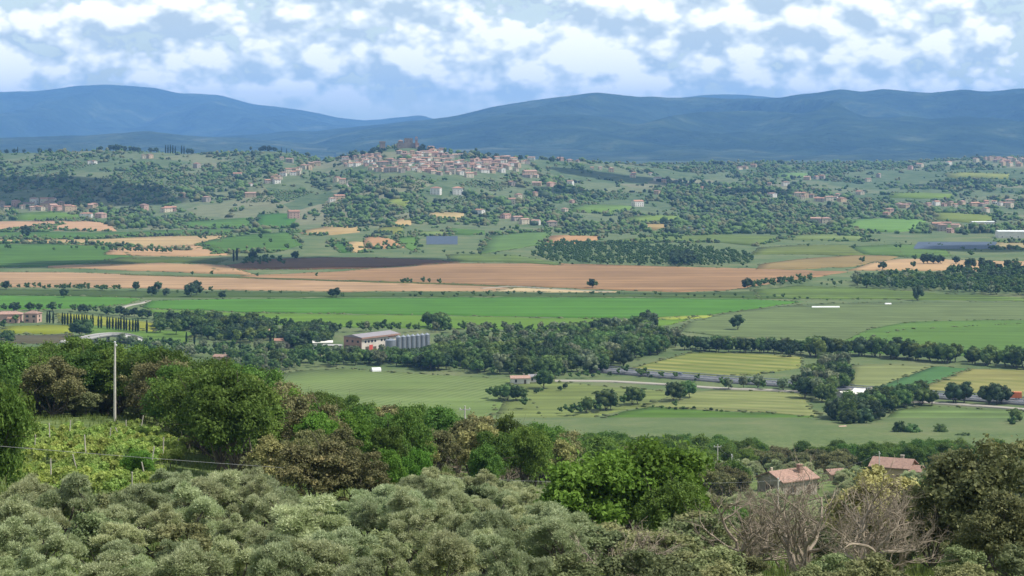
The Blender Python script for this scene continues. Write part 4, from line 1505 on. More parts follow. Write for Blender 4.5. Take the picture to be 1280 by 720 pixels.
    # bush belts along the green field
    line([(-10, 361), (60, 361), (140, 362)], 5.5, (4, 6.5), [W, D], 'stubble_edge', 6)
    line([(70, 362), (150, 364)], 4, (5, 7), [D], 'stubble_edge', 6)
    for px, py, h in ((8, 362, 8), (34, 362, 7), (55, 363, 5), (80, 372, 8.5), (170, 363, 8), (190, 370, 8.5), (198, 363, 8), (208, 370, 7), (238, 371, 12), (246, 369, 10),
                      (263, 366, 6), (278, 374, 7.5), (420, 372, 9), (415, 371, 7), (428, 373, 5), (740, 360, 8.5), (736, 360, 7), (744, 360, 7), (935, 361, 10), (922, 412, 11)):
        put(px, py, h, D, 'stubble_edge', 1.0)
    put(1147, 375.5, 13, D, 'lone', 0.85)
    line([(490, 370), (560, 371), (640, 370)], 7, (3.5, 5.5), [W, B, D], 'stubble_edge', 5)
    line([(640, 368), (740, 369), (860, 370), (1000, 374), (1080, 376)], 8, (2.5, 4.5), [W, B], 'stubble_edge', 6)
    line([(495, 356), (530, 355), (548, 356)], 6, (5, 8), [D, W], 'stubble_edge', 4)
    line([(190, 368), (330, 367), (420, 368)], 12, (2, 4), [B, W], 'stubble_edge', 6)
    # scattered trees among the stubble fields
    for px, py, h in ((240, 345, 5), (264, 345, 6), (321, 347, 5), (395, 347, 5), (338, 305, 8), (310, 278, 8), (325, 300, 9), (368, 324, 9), (370, 323, 8), (358, 313, 9),
                      (330, 308, 5), (32, 297, 12), (33, 294, 14), (83, 288, 7), (8, 312, 7), (12, 312, 6), (67, 314, 5), (268, 286, 8), (285, 286, 6),
                      (250, 300, 8), (256, 300, 7), (260, 292, 5), (376, 313, 6), (380, 293, 7), (394, 295, 6), (482, 309, 9), (512, 295, 8), (246, 362, 9), (316, 325, 10),
                      (1067, 313, 8), (1078, 330, 8), (1103, 337, 9), (1143, 327, 8), (1155, 330, 11), (1160, 330, 12), (1167, 330, 11), (1176, 330, 10), (1195, 330, 9),
                      (1142, 336, 8), (1227, 332, 9), (1269, 332, 8), (1213, 322, 9), (1120, 311, 6), (1125, 311, 6), (886, 306, 10), (775, 296, 8), (800, 300, 9), (805, 300, 8),
                      (820, 301, 7), (832, 300, 8), (845, 301, 8), (850, 300, 7), (860, 294, 8), (758, 297, 7), (735, 295, 6), (725, 295, 5), (745, 296, 5), (1010, 309, 5)):
        put(px, py, h, D, 'stubble', 1.0)
    line([(84, 311.5), (105, 311.5)], 8, (4, 6), [D], 'stubble_hedge', 3)
    line([(108, 312), (120, 312)], 7, (5, 7), [D], 'stubble_hedge', 3)
    line([(126, 314.5), (170, 315.5), (215, 317)], 4.5, (5, 7.5), [D], 'stubble_hedge', 3)
    area([(290, 332), (315, 322), (350, 324), (360, 332)], 13, (4, 7.5), [D, W], 'stubble_hedge', clear=False)
    put(292, 327, 13, 'm_cypress', 'stubble_hedge'); put(296, 326, 14, 'm_cypress', 'stubble_hedge')
    area([(672, 312), (700, 304), (780, 306), (860, 310), (930, 318), (945, 330), (870, 334), (760, 332), (690, 328), (665, 322)], 9.5, (3, 7.5), [W, W, L2, D], 'shrubby', clear=False)
    area([(840, 324), (872, 322), (874, 332), (840, 333)], 10, (8, 12), [D], 'shrubby', clear=False)
    line([(700, 330), (800, 332), (900, 333), (940, 335)], 10, (4, 6), [W, B], 'shrubby', 8)
    line([(490, 318), (560, 317), (620, 320), (680, 322)], 14, (3.5, 6), [W, B, D], 'shrubby', 8)
    line([(1250, 336), (1280, 338), (1330, 340)], 9, (7, 10), [D], 'stubble', 6)
    line([(1215, 337), (1240, 337)], 6, (8, 12), [D], 'stubble', 5)
    line([(1085, 302), (1160, 306), (1230, 316)], 12, (3, 5), [D, B], 'stubble', 4)
    line([(985, 302), (1090, 303)], 12, (3, 5), [D, B], 'stubble', 4)

    zones = {
        'stream': ('tall green tree in the thick wood along the stream', 'trees of the stream wood'),
        'stream_edge': ('pale green tree at the edge of the stream wood', 'trees on the edge of the stream wood'),
        'farm': ('dark green tree near the cypress row and the pink farmhouse', 'trees round the farmhouse'),
        'factory': ('green tree beside the factory with the silos', 'trees beside the factory'),
        'field_hedge': ('green tree in the hedge along the lower edge of the barley field', 'trees of the barley field hedge'),
        'farm_hedge': ('dark tree in the hedge behind the cypress row', 'trees of the hedge behind the cypresses'),
        'long_hedge': ('green tree in the long dense hedge below the clover field', 'trees of the long hedge'),
        'white_house': ('green tree crowding round the white house by the motorway', 'trees round the white house'),
        'motorway': ('dark green tree standing along the motorway', 'trees along the motorway'),
        'right_meadow': ('round green tree on the meadow beyond the motorway verge', 'trees on the meadow'),
        'lower_fields': ('round green tree between the lower meadows', 'trees between the lower meadows'),
        'copse': ('green tree in the copse above the fallow field', 'trees of the copse'),
        'stubble_edge': ('dark round tree between the green wheat and the stubble', 'trees along the wheat field'),
        'stubble': ('dark round tree standing alone in the far stubble fields', 'lone trees in the stubble fields'),
        'stubble_hedge': ('dark tree in the short hedge between stubble fields', 'trees of the stubble field hedges'),
        'shrubby': ('green tree in the overgrown strip behind the ploughed field', 'trees of the overgrown strip'),
        'lone': ('tall drop-shaped dark tree standing alone above the fallow field', None)}
    S2 = sorted(S, key=lambda q: -q[1] / q[0][1])
    # the largest ones singly, the others as one mass for each kind
    rest = []
    lim = {'m_wood': 290, 'm_dark': 290, 'm_willow': 150, 'm_bush': 60, 'm_cypress': 99, 'm_light': 240}
    names = {'m_light': 'poplar_tree', 'm_wood': 'broadleaf_tree', 'm_dark': 'evergreen_tree', 'm_willow': 'willow_tree', 'm_bush': 'field_bush', 'm_cypress': 'cypress_tree'}
    kindw = {'m_wood': '', 'm_dark': '', 'm_willow': '', 'm_bush': '', 'm_cypress': ''}
    used = {}
    for p, h, key, zone, wide in S2:
        used[key] = used.get(key, 0) + 1
        if used[key] > lim[key]:
            rest.append((p, h, key, wide))
            continue
        lab, grp = zones[zone]
        if key == 'm_bush':
            lab, grp = lab.replace('tree', 'bush', 1), (grp or '').replace('trees', 'bushes')
        elif key == 'm_willow':
            lab, grp = lab.replace('green tree', 'pale willow').replace('pale pale', 'pale'), 'willows: ' + (grp or '')
        elif key == 'm_dark' and lab.startswith(('green', 'tall green')):
            lab, grp = lab.replace('green tree', 'dark evergreen tree'), 'dark ' + (grp or '')
        elif key == 'm_light':
            lab, grp = lab.replace('tall green', 'light green').replace('dark green', 'light green').replace('pale green', 'light green'), 'light ' + (grp or '')
            if 'light' not in lab:
                lab = 'light ' + lab
        elif key == 'm_cypress':
            lab, grp = 'dark cypress rising from the hedge between stubble fields', 'cypresses of the stubble field hedge'
        single(key, names[key], p, h, lab, grp, rng, 'bush' if key == 'm_bush' else 'tree', wide)
    # remaining trees: joined
    Vs, Qs, Ts, off = [], [], [], 0
    for p, h, key, wide in rest:
        bl, lo = crown_blobs(rng, h, h * 0.95 * wide, h * 0.1, 4, 3)
        V, Q = leaves(rng, bl, 95, h * 0.18, h * 0.14)
        Vs.append(V + p)
        Qs.append(Q + off)
        off += len(V)
        for L_ in lo:
            V = ICO0[0] * L_[3] * 0.85 * np.array([1, 1, 0.9]) + L_[:3] + p
            Vs.append(V)
            Ts.append(ICO0[1] + off)
            off += len(V)
    if rest:
        o = mesh_obj('field_trees', np_mesh('field_trees', np.concatenate(Vs), [np.concatenate(Qs), np.concatenate(Ts)], MAT['wood']))
        tag(o, 'remaining small trees and bushes of the woods and hedges on the plain', 'trees', kind='stuff')
    print('plain trees', len(S), 'rest', len(rest))


def build_cypress_row():
    rng = np.random.default_rng(8)
    xs = [59, 62, 66.5, 78, 81, 84.5, 88.5, 92.5, 95.5, 98.5, 102.5, 105.5, 108.5, 113.5, 116, 123, 126.5, 134, 137, 141, 145, 148, 151, 155, 158, 162, 166, 169.5, 172.5, 183.5]
    for i, x in enumerate(xs):
        py = 404 + (x - 59) / 113.0 * 11.0
        single('m_cypress', 'cypress_tree', g1(x, py), rng.uniform(8.2, 9.6), 'slim dark cypress in the long row by the pink farmhouse', 'cypress row by the farmhouse', rng, 'cypress', 1.0)
    for px, py, h in ((233, 430, 8), (243, 431, 8), (338, 432, 9), (342, 434, 8), (300, 441, 7), (549, 446, 8)):
        single('m_cypress', 'cypress_tree', g1(px, py), h, 'slim dark cypress among the trees between farm and factory', 'cypresses between farm and factory', rng, 'cypress', 1.0)


def build_far_trees():
    """the wooded slopes across the valley"""
    rng = np.random.default_rng(77)
    pts = []
    town = np.array([(425, 192), (500, 184), (560, 188), (650, 197), (720, 200), (720, 206), (640, 217), (560, 220), (470, 214), (425, 212)], float)
    N_ = 60000
    px = rng.uniform(-120, 1400, N_)
    u = rng.uniform(0, 1, N_)
    Y = 2680 * (6400 / 2680.0) ** u
    X = (px - 640) / F * Y
    Z = H(px, Y)
    py = HZ + (ZC - Z) / Y * F
    Yr = np.interp(px, _pxf, R_YR)
    n1 = fbm(X / 120.0 + 0.3 * Y / 250.0, Y / 300.0, 61, 5)
    n2 = fbm(X / 500.0, Y / 900.0, 67, 3)
    a = 0.35
    xr, yr = X * math.cos(a) + Y * math.sin(a), -X * math.sin(a) + Y * math.cos(a)
    wob = 60 * fbm(X / 150., Y / 150., 8, 3)
    hed = ((np.abs(((xr + wob) / 170.0) % 1 - 0.5) < 0.035) | (np.abs(((yr + wob) / 330.0) % 1 - 0.5) < 0.024)) & (vnoise(X / 90., Y / 120., 5) > 0.4)
    right = np.clip((px - 560) / 200.0, 0, 1)
    dens = np.clip((n1 * 1.2 + n2 * 0.9 - 0.02 + 0.16 * right) * 5.0, 0, 1) * (0.6 + 0.4 * right) + 0.6 * hed + 0.035
    dens = dens * np.clip((py - 186) / 8.0, 0.35, 1) * np.where(py > 292, 0.06, 1) * np.where((py > 282) & (px < 700), 0.3, 1)
    keep = (rng.uniform(0, 1, N_) < dens * 0.48) & (Y < Yr + 400)
    bad = np.zeros(N_, bool)
    for poly in FIELD_POLY:
        if poly[:, 1].min() > 300:
            continue
        for dy in (0.0, -2.0):
            x, y = poly[:, 0][:, None], poly[:, 1][:, None]
            x2, y2 = np.roll(x, 1, 0), np.roll(y, 1, 0)
            q = py + dy
            c = ((y > q) != (y2 > q)) & (px < (x2 - x) * (q - y) / (y2 - y + 1e-12) + x)
            bad |= (c.sum(0) % 2) == 1
    for hx, hy, hw in HOUSE_PX:
        bad |= (np.abs(px - hx) < hw) & (py - hy > -1.5) & (py - hy < 7)
    for i in np.nonzero(keep & ~bad)[0]:
        if inside(px[i], py[i], town) and rng.uniform() < 0.45:
            continue
        h = float(np.clip(np.exp(rng.normal(1.9, 0.40)), 2.5, 13)) * (1.15 if n1[i] > 0.15 else 0.9)
        pts.append((X[i], Y[i], Z[i], h))
    # hedges along the plots and rows of olives on open slopes
    for poly in FIELD_POLY:
        if poly[:, 1].max() > 318:
            continue
        for p0, p1 in zip(poly, np.roll(poly, -1, 0)):
            if rng.uniform() < 0.35:
                continue
            n = int(np.hypot(*(p1 - p0)) / 2.6)
            for i in range(n):
                if rng.uniform() < 0.3:
                    continue
                q = g1(*(p0 + (p1 - p0) * (i + rng.uniform()) / max(n, 1) + rng.normal(size=2) * 0.35))
                pts.append((q[0], q[1], q[2], rng.uniform(3.0, 7.5)))
    for gx, gy, wx, wy in ((470, 232, 26, 7), (505, 228, 30, 6), (170, 222, 40, 9), (80, 208, 40, 6), (250, 226, 36, 9), (350, 246, 30, 7), (440, 252, 26, 6), (610, 232, 30, 6), (690, 248, 34, 5),
                           (290, 212, 26, 8), (210, 240, 30, 6), (590, 252, 26, 6), (760, 244, 30, 5)):
        c = g1(gx, gy)
        half, dep = wx * c[1] / F, 160.0 * wy / 7
        for yy in np.arange(-dep / 2, dep / 2, 14.0):
            for xx in np.arange(-half, half, 7.5):
                x, y = c[0] + xx * 0.96 + yy * 0.2 + rng.normal() * 0.8, c[1] + yy + rng.normal() * 1.2
                if rng.uniform() < 0.85:
                    pts.append((x, y, hz(x, y), rng.uniform(2.6, 3.8)))
    pts = np.array(pts)
    print('far trees', len(pts))
    V0, T0 = ICO0
    shapes = []
    for k in range(14):
        vs, ts = [], []
        for j in range(3):
            c = rng.normal(size=3) * np.array([0.42, 0.42, 0.34])
            d = V0 * (rng.uniform(0.5, 0.78) * (1 + 0.3 * fbm(V0[:, 0] * 1.7 + k * 5 + 30 + j, V0[:, 1] * 1.7 + V0[:, 2] * 1.3, k, 2)))[:, None] + c
            ts.append(T0 + len(V0) * j)
            vs.append(d)
        shapes.append(np.concatenate(vs))
    T0 = np.concatenate(ts)
    keys = ['wood', 'dark', 'willow']
    mats = [MAT['wood'], MAT['dark'], MAT['scrub']]
    mi_pt = rng.choice(3, len(pts), p=[0.55, 0.2, 0.25])
    for m in range(3):
        Vs, Ts, off = [], [], 0
        for x, y, z, h in pts[mi_pt == m]:
            d = shapes[int(rng.integers(14))]
            a = rng.uniform(0, 6.283)
            c, s = math.cos(a), math.sin(a)
            w = h * rng.uniform(0.42, 0.62)
            Q = np.stack([(d[:, 0] * c - d[:, 1] * s) * w + x, (d[:, 0] * s + d[:, 1] * c) * w + y, d[:, 2] * h * 0.52 + z + h * 0.42], -1)
            Vs.append(Q)
            Ts.append(T0 + off)
            off += len(Q)
            for j in range(1):      # undergrowth joins the trees
                b_ = rng.uniform(0.35, 0.6) * h
                c_ = np.array([x + rng.normal() * h * 0.8, y + rng.normal() * h * 1.2, z + b_ * 0.3])
                Vs.append(ICO0[0] * (1 + 0.25 * rng.normal(size=(len(ICO0[0]), 1))) * np.array([b_ * 1.3, b_ * 1.1, b_ * 0.75]) + c_)
                Ts.append(ICO0[1] + off)
                off += len(ICO0[0])
        nm = ['hillside_woods', 'evergreen_woods', 'scrub_woods'][m]
        o = mesh_obj(nm, np_mesh(nm, np.concatenate(Vs), [np.concatenate(Ts)], mats[m]))
        tag(o, ['green woods and hedges covering the far slopes', 'dark evergreen woods scattered over the far slopes', 'pale scrub and olive trees dotted over the far slopes'][m],
            'woods', kind='stuff')
    # trees that stand out on the skyline
    for px, py, h, key in ((126, 188, 12, 'm_dark'), (138, 187, 15, 'm_dark'), (142, 187, 16, 'm_dark'), (146, 187, 17, 'm_dark'), (151, 187, 16, 'm_dark'), (156, 188, 14, 'm_dark'),
                           (164, 189, 14, 'm_dark'), (168, 189, 13, 'm_dark'), (173, 190, 12, 'm_dark'), (188, 193, 13, 'm_dark'), (195, 194, 14, 'm_dark'),
                           (207, 195, 20, 'm_cypress'), (210, 195, 20, 'm_cypress'), (213, 195, 21, 'm_cypress'), (216, 195, 20, 'm_cypress'), (219, 195, 18, 'm_cypress'),
                           (227, 196, 20, 'm_cypress'), (230, 196, 19, 'm_cypress'), (235, 197, 14, 'm_dark'), (239, 197, 14, 'm_dark'),
                           (8, 195, 11, 'm_dark'), (18, 195, 12, 'm_dark'), (22, 194, 16, 'm_cypress'), (30, 194, 10, 'm_dark'), (50, 193, 13, 'm_dark'), (62, 193, 12, 'm_dark'),
                           (326, 189, 12, 'm_dark'), (330, 189, 15, 'm_dark'), (337, 189, 15, 'm_dark'), (343, 190, 13, 'm_dark'), (352, 192, 13, 'm_cypress'), (358, 193, 12, 'm_cypress')):
        P = at(px, float(np.interp(px, _pxf, R_YR)) - 30)
        lab = 'dark cypress on the crest of the far left ridge' if key == 'm_cypress' else 'dark pine on the crest of the far left ridge'
        single(key, 'cypress_tree' if key == 'm_cypress' else 'pine_tree', P, h, lab, 'cypresses on the far ridge' if key == 'm_cypress' else 'pines on the far ridge', rng, 'tree', 1.0)
    # dark trees crowding the top of the town hill
    for i in range(46):
        px = rng.choice([rng.uniform(426, 500), rng.uniform(426, 475), rng.uniform(522, 545), rng.uniform(560, 720)])
        base = float(np.interp(px, _pxf, R_PY))
        py = base + rng.uniform(0.5, 6.0)
        q = g1(px, py)
        single('m_dark', 'pine_tree', q, rng.uniform(7, 13), 'dark tree crowding the crest of the town hill', 'dark trees on the town hill', rng, 'tree', 1.0)
    for px, py, h in ((493, 187, 13), (599, 199, 15), (594, 200, 13), (700, 202, 14), (475, 226, 12), (438, 222, 16), (590, 214, 12)):
        single('m_cypress', 'cypress_tree', g1(px, py), h, 'dark cypress standing between the houses of the hill town', 'cypresses of the hill town', rng, 'tree', 1.0)


def build_margins():
    """weeds and brambles along the borders of the fields"""
    rng = np.random.default_rng(55)
    Vs, Ts, off = [], [], 0
    V0, T0 = ICO0
    for poly in FIELD_POLY:
        if poly[:, 1].max() < 312:
            continue
        G = gp(poly[:, 0], np.minimum(poly[:, 1], 545))
        for a, b in zip(G, np.roll(G, -1, 0)):
            d = np.linalg.norm((b - a)[:2])
            dens = rng.uniform(0.15, 1.0)
            for i in range(int(d / 3.2)):
                if rng.uniform() > dens:
                    continue
                q = a + (b - a) * (i + rng.uniform()) / max(1, int(d / 3.2))
                q = q + np.array([rng.normal() * 1.2, rng.normal() * 1.4, 0])
                s = rng.uniform(0.35, 1.1) * (1.5 if rng.uniform() < 0.06 else 1)
                P = V0 * (1 + 0.35 * rng.normal(size=(len(V0), 1))) * np.array([s * rng.uniform(0.8, 2.2), s * rng.uniform(0.8, 1.6), s * 0.55]) + q + np.array([0, 0, s * 0.2])
                Vs.append(P)
                Ts.append(T0 + off)
                off += len(P)
    o = mesh_obj('field_margin_weeds', np_mesh('field_margin_weeds', np.concatenate(Vs), [np.concatenate(Ts)], MAT['margin']))
    tag(o, 'rough weeds and brambles growing along the field borders', 'weeds', kind='stuff')
    print('weeds', len(Vs))

# ------------------------------------------------------------------ buildings
HOUSE_PX = []
_hc = {}


def wall_mesh(w, d, h, rise, mat, hip):
    mb = MB()
    x, y = w / 2, d / 2
    if hip:
        mb.add([(-x, -y, -2), (x, -y, -2), (x, y, -2), (-x, y, -2), (-x, -y, h), (x, -y, h), (x, y, h), (-x, y, h)],
               [(3, 2, 1, 0), (4, 5, 6, 7), (0, 1, 5, 4), (1, 2, 6, 5), (2, 3, 7, 6), (3, 0, 4, 7)])
    else:
        mb.add([(-x, -y, -2), (x, -y, -2), (x, y, -2), (-x, y, -2), (-x, -y, h), (x, -y, h), (x, y, h), (-x, y, h), (-x, 0, h + rise), (x, 0, h + rise)],
               [(3, 2, 1, 0), (0, 1, 5, 4), (2, 3, 7, 6), (1, 2, 6, 9, 5), (3, 0, 4, 8, 7), (4, 5, 9, 8), (6, 7, 8, 9)])
    return mb.mesh('wall', mat)


def roof_mesh(w, d, h, rise, mat, hip, ov=0.55, th=0.22):
    mb = MB()
    x, y = w / 2 + ov, d / 2 + ov
    e = h - rise * ov / (d / 2) + 0.06
    if hip:
        r = max(0.0, w / 2 - d / 2) + 0.3
        top = h + rise + 0.1
        for k, dz in ((0, 0.0),):
            vs = [(-x, -y, e), (x, -y, e), (x, y, e), (-x, y, e), (-r, 0, top), (r, 0, top),
                  (-x, -y, e + th), (x, -y, e + th), (x, y, e + th), (-x, y, e + th), (-r, 0, top + th), (r, 0, top + th)]
            mb.add(vs, [(3, 2, 1, 0), (0, 1, 7, 6), (1, 2, 8, 7), (2, 3, 9, 8), (3, 0, 6, 9), (6, 7, 11, 10), (8, 9, 10, 11), (7, 8, 11), (9, 6, 10)])
    else:
        t = h + rise + 0.06
        for s in (-1, 1):
            vs = [(-x, s * y, e), (x, s * y, e), (x, 0, t), (-x, 0, t), (-x, s * y, e + th), (x, s * y, e + th), (x, 0, t + th), (-x, 0, t + th)]
            fs = [(0, 1, 2, 3), (7, 6, 5, 4), (4, 5, 1, 0), (5, 6, 2, 1), (6, 7, 3, 2), (7, 4, 0, 3)]
            mb.add(vs, fs if s > 0 else [tuple(reversed(f)) for f in fs])
    return mb.mesh('roof', mat)


def build_house_mats():
    for k, c in dict(cream=(0.47, 0.41, 0.30), ochre=(0.40, 0.30, 0.19), pink=(0.43, 0.28, 0.22), stone=(0.30, 0.26, 0.21), white=(0.60, 0.57, 0.51), grey=(0.33, 0.31, 0.29)).items():
        MAT['w_' + k] = plain('plaster_' + k, c, 0.9, 0.14, 0.35, 0.2)
    MAT['w_castle'] = plain('castle_stone', (0.19, 0.15, 0.115), 0.95, 0.2, 0.2, 0.3)
    MAT['w_factory'] = plain('factory_plaster', (0.52, 0.46, 0.40), 0.9, 0.3, 0.25, 0.2)
    MAT['glass'] = plain('window_glass', (0.035, 0.04, 0.05), 0.15, 0.1)
    MAT['shutter'] = plain('shutter_wood', (0.10, 0.07, 0.045), 0.7, 0.2)
    MAT['frame'] = plain('window_stone', (0.5, 0.46, 0.4), 0.8, 0.1)
    for k, c in dict(tile=(0.30, 0.155, 0.10), tile2=(0.235, 0.145, 0.105), tile3=(0.33, 0.20, 0.15)).items():
        MAT[k] = tile_mat('roof_' + k, c)
    MAT['steel'] = plain('galvanised_steel', (0.20, 0.22, 0.25), 0.5, 0.22, 0.5, 0, 0.3)
    MAT['concrete'] = plain('concrete', (0.31, 0.30, 0.28), 0.9, 0.12, 0.4)
    MAT['asphalt'] = plain('asphalt', (0.115, 0.115, 0.12), 0.9, 0.15, 0.3)
    MAT['paleroad'] = plain('pale_road', (0.27, 0.245, 0.20), 0.95, 0.15, 0.15)
    MAT['whitepaint'] = plain('white_paint', (0.60, 0.60, 0.58), 0.6, 0.05, 0.5)
    MAT['panel'] = plain('solar_glass', (0.065, 0.085, 0.115), 0.3, 0.15, 0.3)
    MAT['pole'] = plain('weathered_pole', (0.52, 0.49, 0.44), 0.9, 0.2, 2.5)
    MAT['cable'] = plain('cable', (0.20, 0.20, 0.20), 0.5, 0.05)
    MAT['isol'] = plain('insulator', (0.55, 0.57, 0.56), 0.3, 0.05)
    MAT['greyroof'] = plain('grey_sheet_roof', (0.21, 0.19, 0.20), 0.7, 0.12, 0.3)
    MAT['brick'] = plain('brick_brown', (0.28, 0.17, 0.13), 0.9, 0.15, 0.5)
    MAT['red'] = plain('red_paint', (0.5, 0.07, 0.05), 0.5, 0.1)
    MAT['orange'] = plain('orange_paint', (0.62, 0.16, 0.05), 0.45, 0.1)
    MAT['carblue'] = plain('dark_car_paint', (0.04, 0.05, 0.08), 0.3, 0.1)
    MAT['rubber'] = plain('tyre_rubber', (0.02, 0.02, 0.02), 0.8, 0.1)


def tile_mat(name, c):
    m, nt, N, L, out = new_mat(name)
    tc = N('ShaderNodeTexCoord')
    wv = N('ShaderNodeTexWave')
    wv.bands_direction = 'X'
    wv.inputs['Scale'].default_value = 1.4
    wv.inputs['Distortion'].default_value = 0.4
    L(tc.outputs['Object'], wv.inputs['Vector'])
    n = N('ShaderNodeTexNoise')
    n.inputs['Scale'].default_value = 1.6
    n.inputs['Detail'].default_value = 6
    n.inputs['Roughness'].default_value = 0.7
    L(tc.outputs['Object'], n.inputs['Vector'])
    c = np.array(c)
    r = N('ShaderNodeValToRGB')
    r.color_ramp.elements[0].position = 0.3
    r.color_ramp.elements[0].color = rgba(c * 0.62)
    r.color_ramp.elements[1].position = 0.7
    r.color_ramp.elements[1].color = rgba(np.clip(c * 1.3, 0, 1))
    L(n.outputs[0], r.inputs[0])
    oi = N('ShaderNodeObjectInfo')
    mr = N('ShaderNodeMapRange')
    mr.inputs['To Min'].default_value = 0.75
    mr.inputs['To Max'].default_value = 1.25
    L(oi.outputs['Random'], mr.inputs['Value'])
    hsv = N('ShaderNodeHueSaturation')
    L(r.outputs[0], hsv.inputs['Color'])
    L(mr.outputs[0], hsv.inputs['Value'])
    b = N('ShaderNodeBsdfPrincipled')
    b.inputs['Roughness'].default_value = 0.85
    L(hsv.outputs[0], b.inputs['Base Color'])
    bp = N('ShaderNodeBump')
    bp.inputs['Strength'].default_value = 0.7
    bp.inputs['Distance'].default_value = 0.08
    L(wv.outputs['Fac'], bp.inputs['Height'])
    L(bp.outputs[0], b.inputs['Normal'])
    L(b.outputs[0], out.inputs['Surface'])
    return m


def window_mesh():
    if 'win' not in _hc:
        _hc['win'] = MB().box(-0.55, 0.55, -0.06, 0.12, -0.8, 0.8).mesh('window', MAT['glass'])
        _hc['door'] = MB().box(-0.6, 0.6, -0.05, 0.12, 0.0, 2.2).mesh('door', MAT['shutter'])
        _hc['chim'] = MB().box(-0.4, 0.4, -0.4, 0.4, -0.8, 1.2).box(-0.52, 0.52, -0.52, 0.52, 1.2, 1.35).mesh('chimney', MAT['w_stone'])
        _hc['sill'] = MB().box(-0.7, 0.7, -0.2, 0.05, -0.98, -0.83).mesh('sill', MAT['frame'])
        _hc['shut'] = MB().box(-0.32, 0.32, -0.07, 0.0, -0.8, 0.8).mesh('shutter', MAT['shutter'])
    return _hc['win']


def house(p, w, d, h, rot, wall, roof, label, group=None, hip=False, cat='house', name='house', rows=None, cols=None, chimney=True, detail=False, rise=None, win=True, ov=0.55):
    rise = d * 0.17 if rise is None else rise
    k = (round(w, 1), round(d, 1), round(h, 1), wall, roof, hip, round(rise, 2))
    window_mesh()
    if k not in _hc:
        _hc[k] = (wall_mesh(w, d, h, rise, MAT[wall], hip), roof_mesh(w, d, h, rise, MAT[roof], hip, ov))
    e = empty(name, (p[0], p[1], p[2]), rot)
    mesh_obj('wall', _hc[k][0], e)
    r = mesh_obj('roof', _hc[k][1], e)
    if chimney:
        c = mesh_obj('chimney', _hc['chim'], r)
        c.location = (w * 0.22, d * 0.12, h + rise * 0.75)
    if win:
        rows = max(1, int(h / 3.1)) if rows is None else rows
        cols = max(2, int(w / 4.5)) if cols is None else cols
        for side in range(2):
            ln = w if side == 0 else d
            nc = cols if side == 0 else max(1, int(cols * d / w))
            for i in range(rows):
                for j in range(nc):
                    u = (j + 0.5) / nc * ln - ln / 2
                    z = 1.6 + i * 3.0
                    if z > h - 0.8:
                        continue
                    if side == 0 and i == 0 and j == nc // 2:
                        o = mesh_obj('door', _hc['door'], e)
                        o.location = (u, -d / 2, 0)
                        continue
                    o = mesh_obj('window', _hc['win'], e)
                    if side == 0:
                        o.location = (u, -d / 2, z)
                    else:
                        left = math.sin(rot) > 0
                        o.location = (w / 2 if not left else -w / 2, u, z)
                        o.rotation_euler = (0, 0, math.pi / 2 if not left else -math.pi / 2)
                    if detail:
                        mesh_obj('sill', _hc['sill'], o)
                        for s in (-1, 1):
                            q = mesh_obj('shutter', _hc['shut'], o)
                            q.location = (s * 0.9, -0.02, 0)
    tag(e, label, cat, group)
    return e


def ribbon(name, pts, width, mat, lift=0.3, sub=8):
    P = gp([q[0] for q in pts], [q[1] for q in pts])
    t = np.linspace(0, len(P) - 1, (len(P) - 1) * sub + 1)
    C = np.stack([np.interp(t, np.arange(len(P)), P[:, k]) for k in range(3)], -1)
    C[:, :2] = np.stack([_smooth(C[:, 0], 5), _smooth(C[:, 1], 5)], -1)
    T = np.gradient(C, axis=0)
    n = np.stack([-T[:, 1], T[:, 0]], -1)
    n /= np.linalg.norm(n, axis=1)[:, None]
    w = np.array([-0.5, -0.5, 0.5, 0.5]) * width
    G = np.zeros((len(C), 4, 3))
    for i in range(4):
        G[:, i, :2] = C[:, :2] + n * w[i]
        G[:, i, 2] = np.array([hz(a, b) for a, b in G[:, i, :2]]) + (lift if i in (1, 2) else -0.6)
    o = mesh_obj(name, grid_mesh(name, G[:, ::-1], mat, smooth=False))
    tag(o, kind='structure')
    return C, n


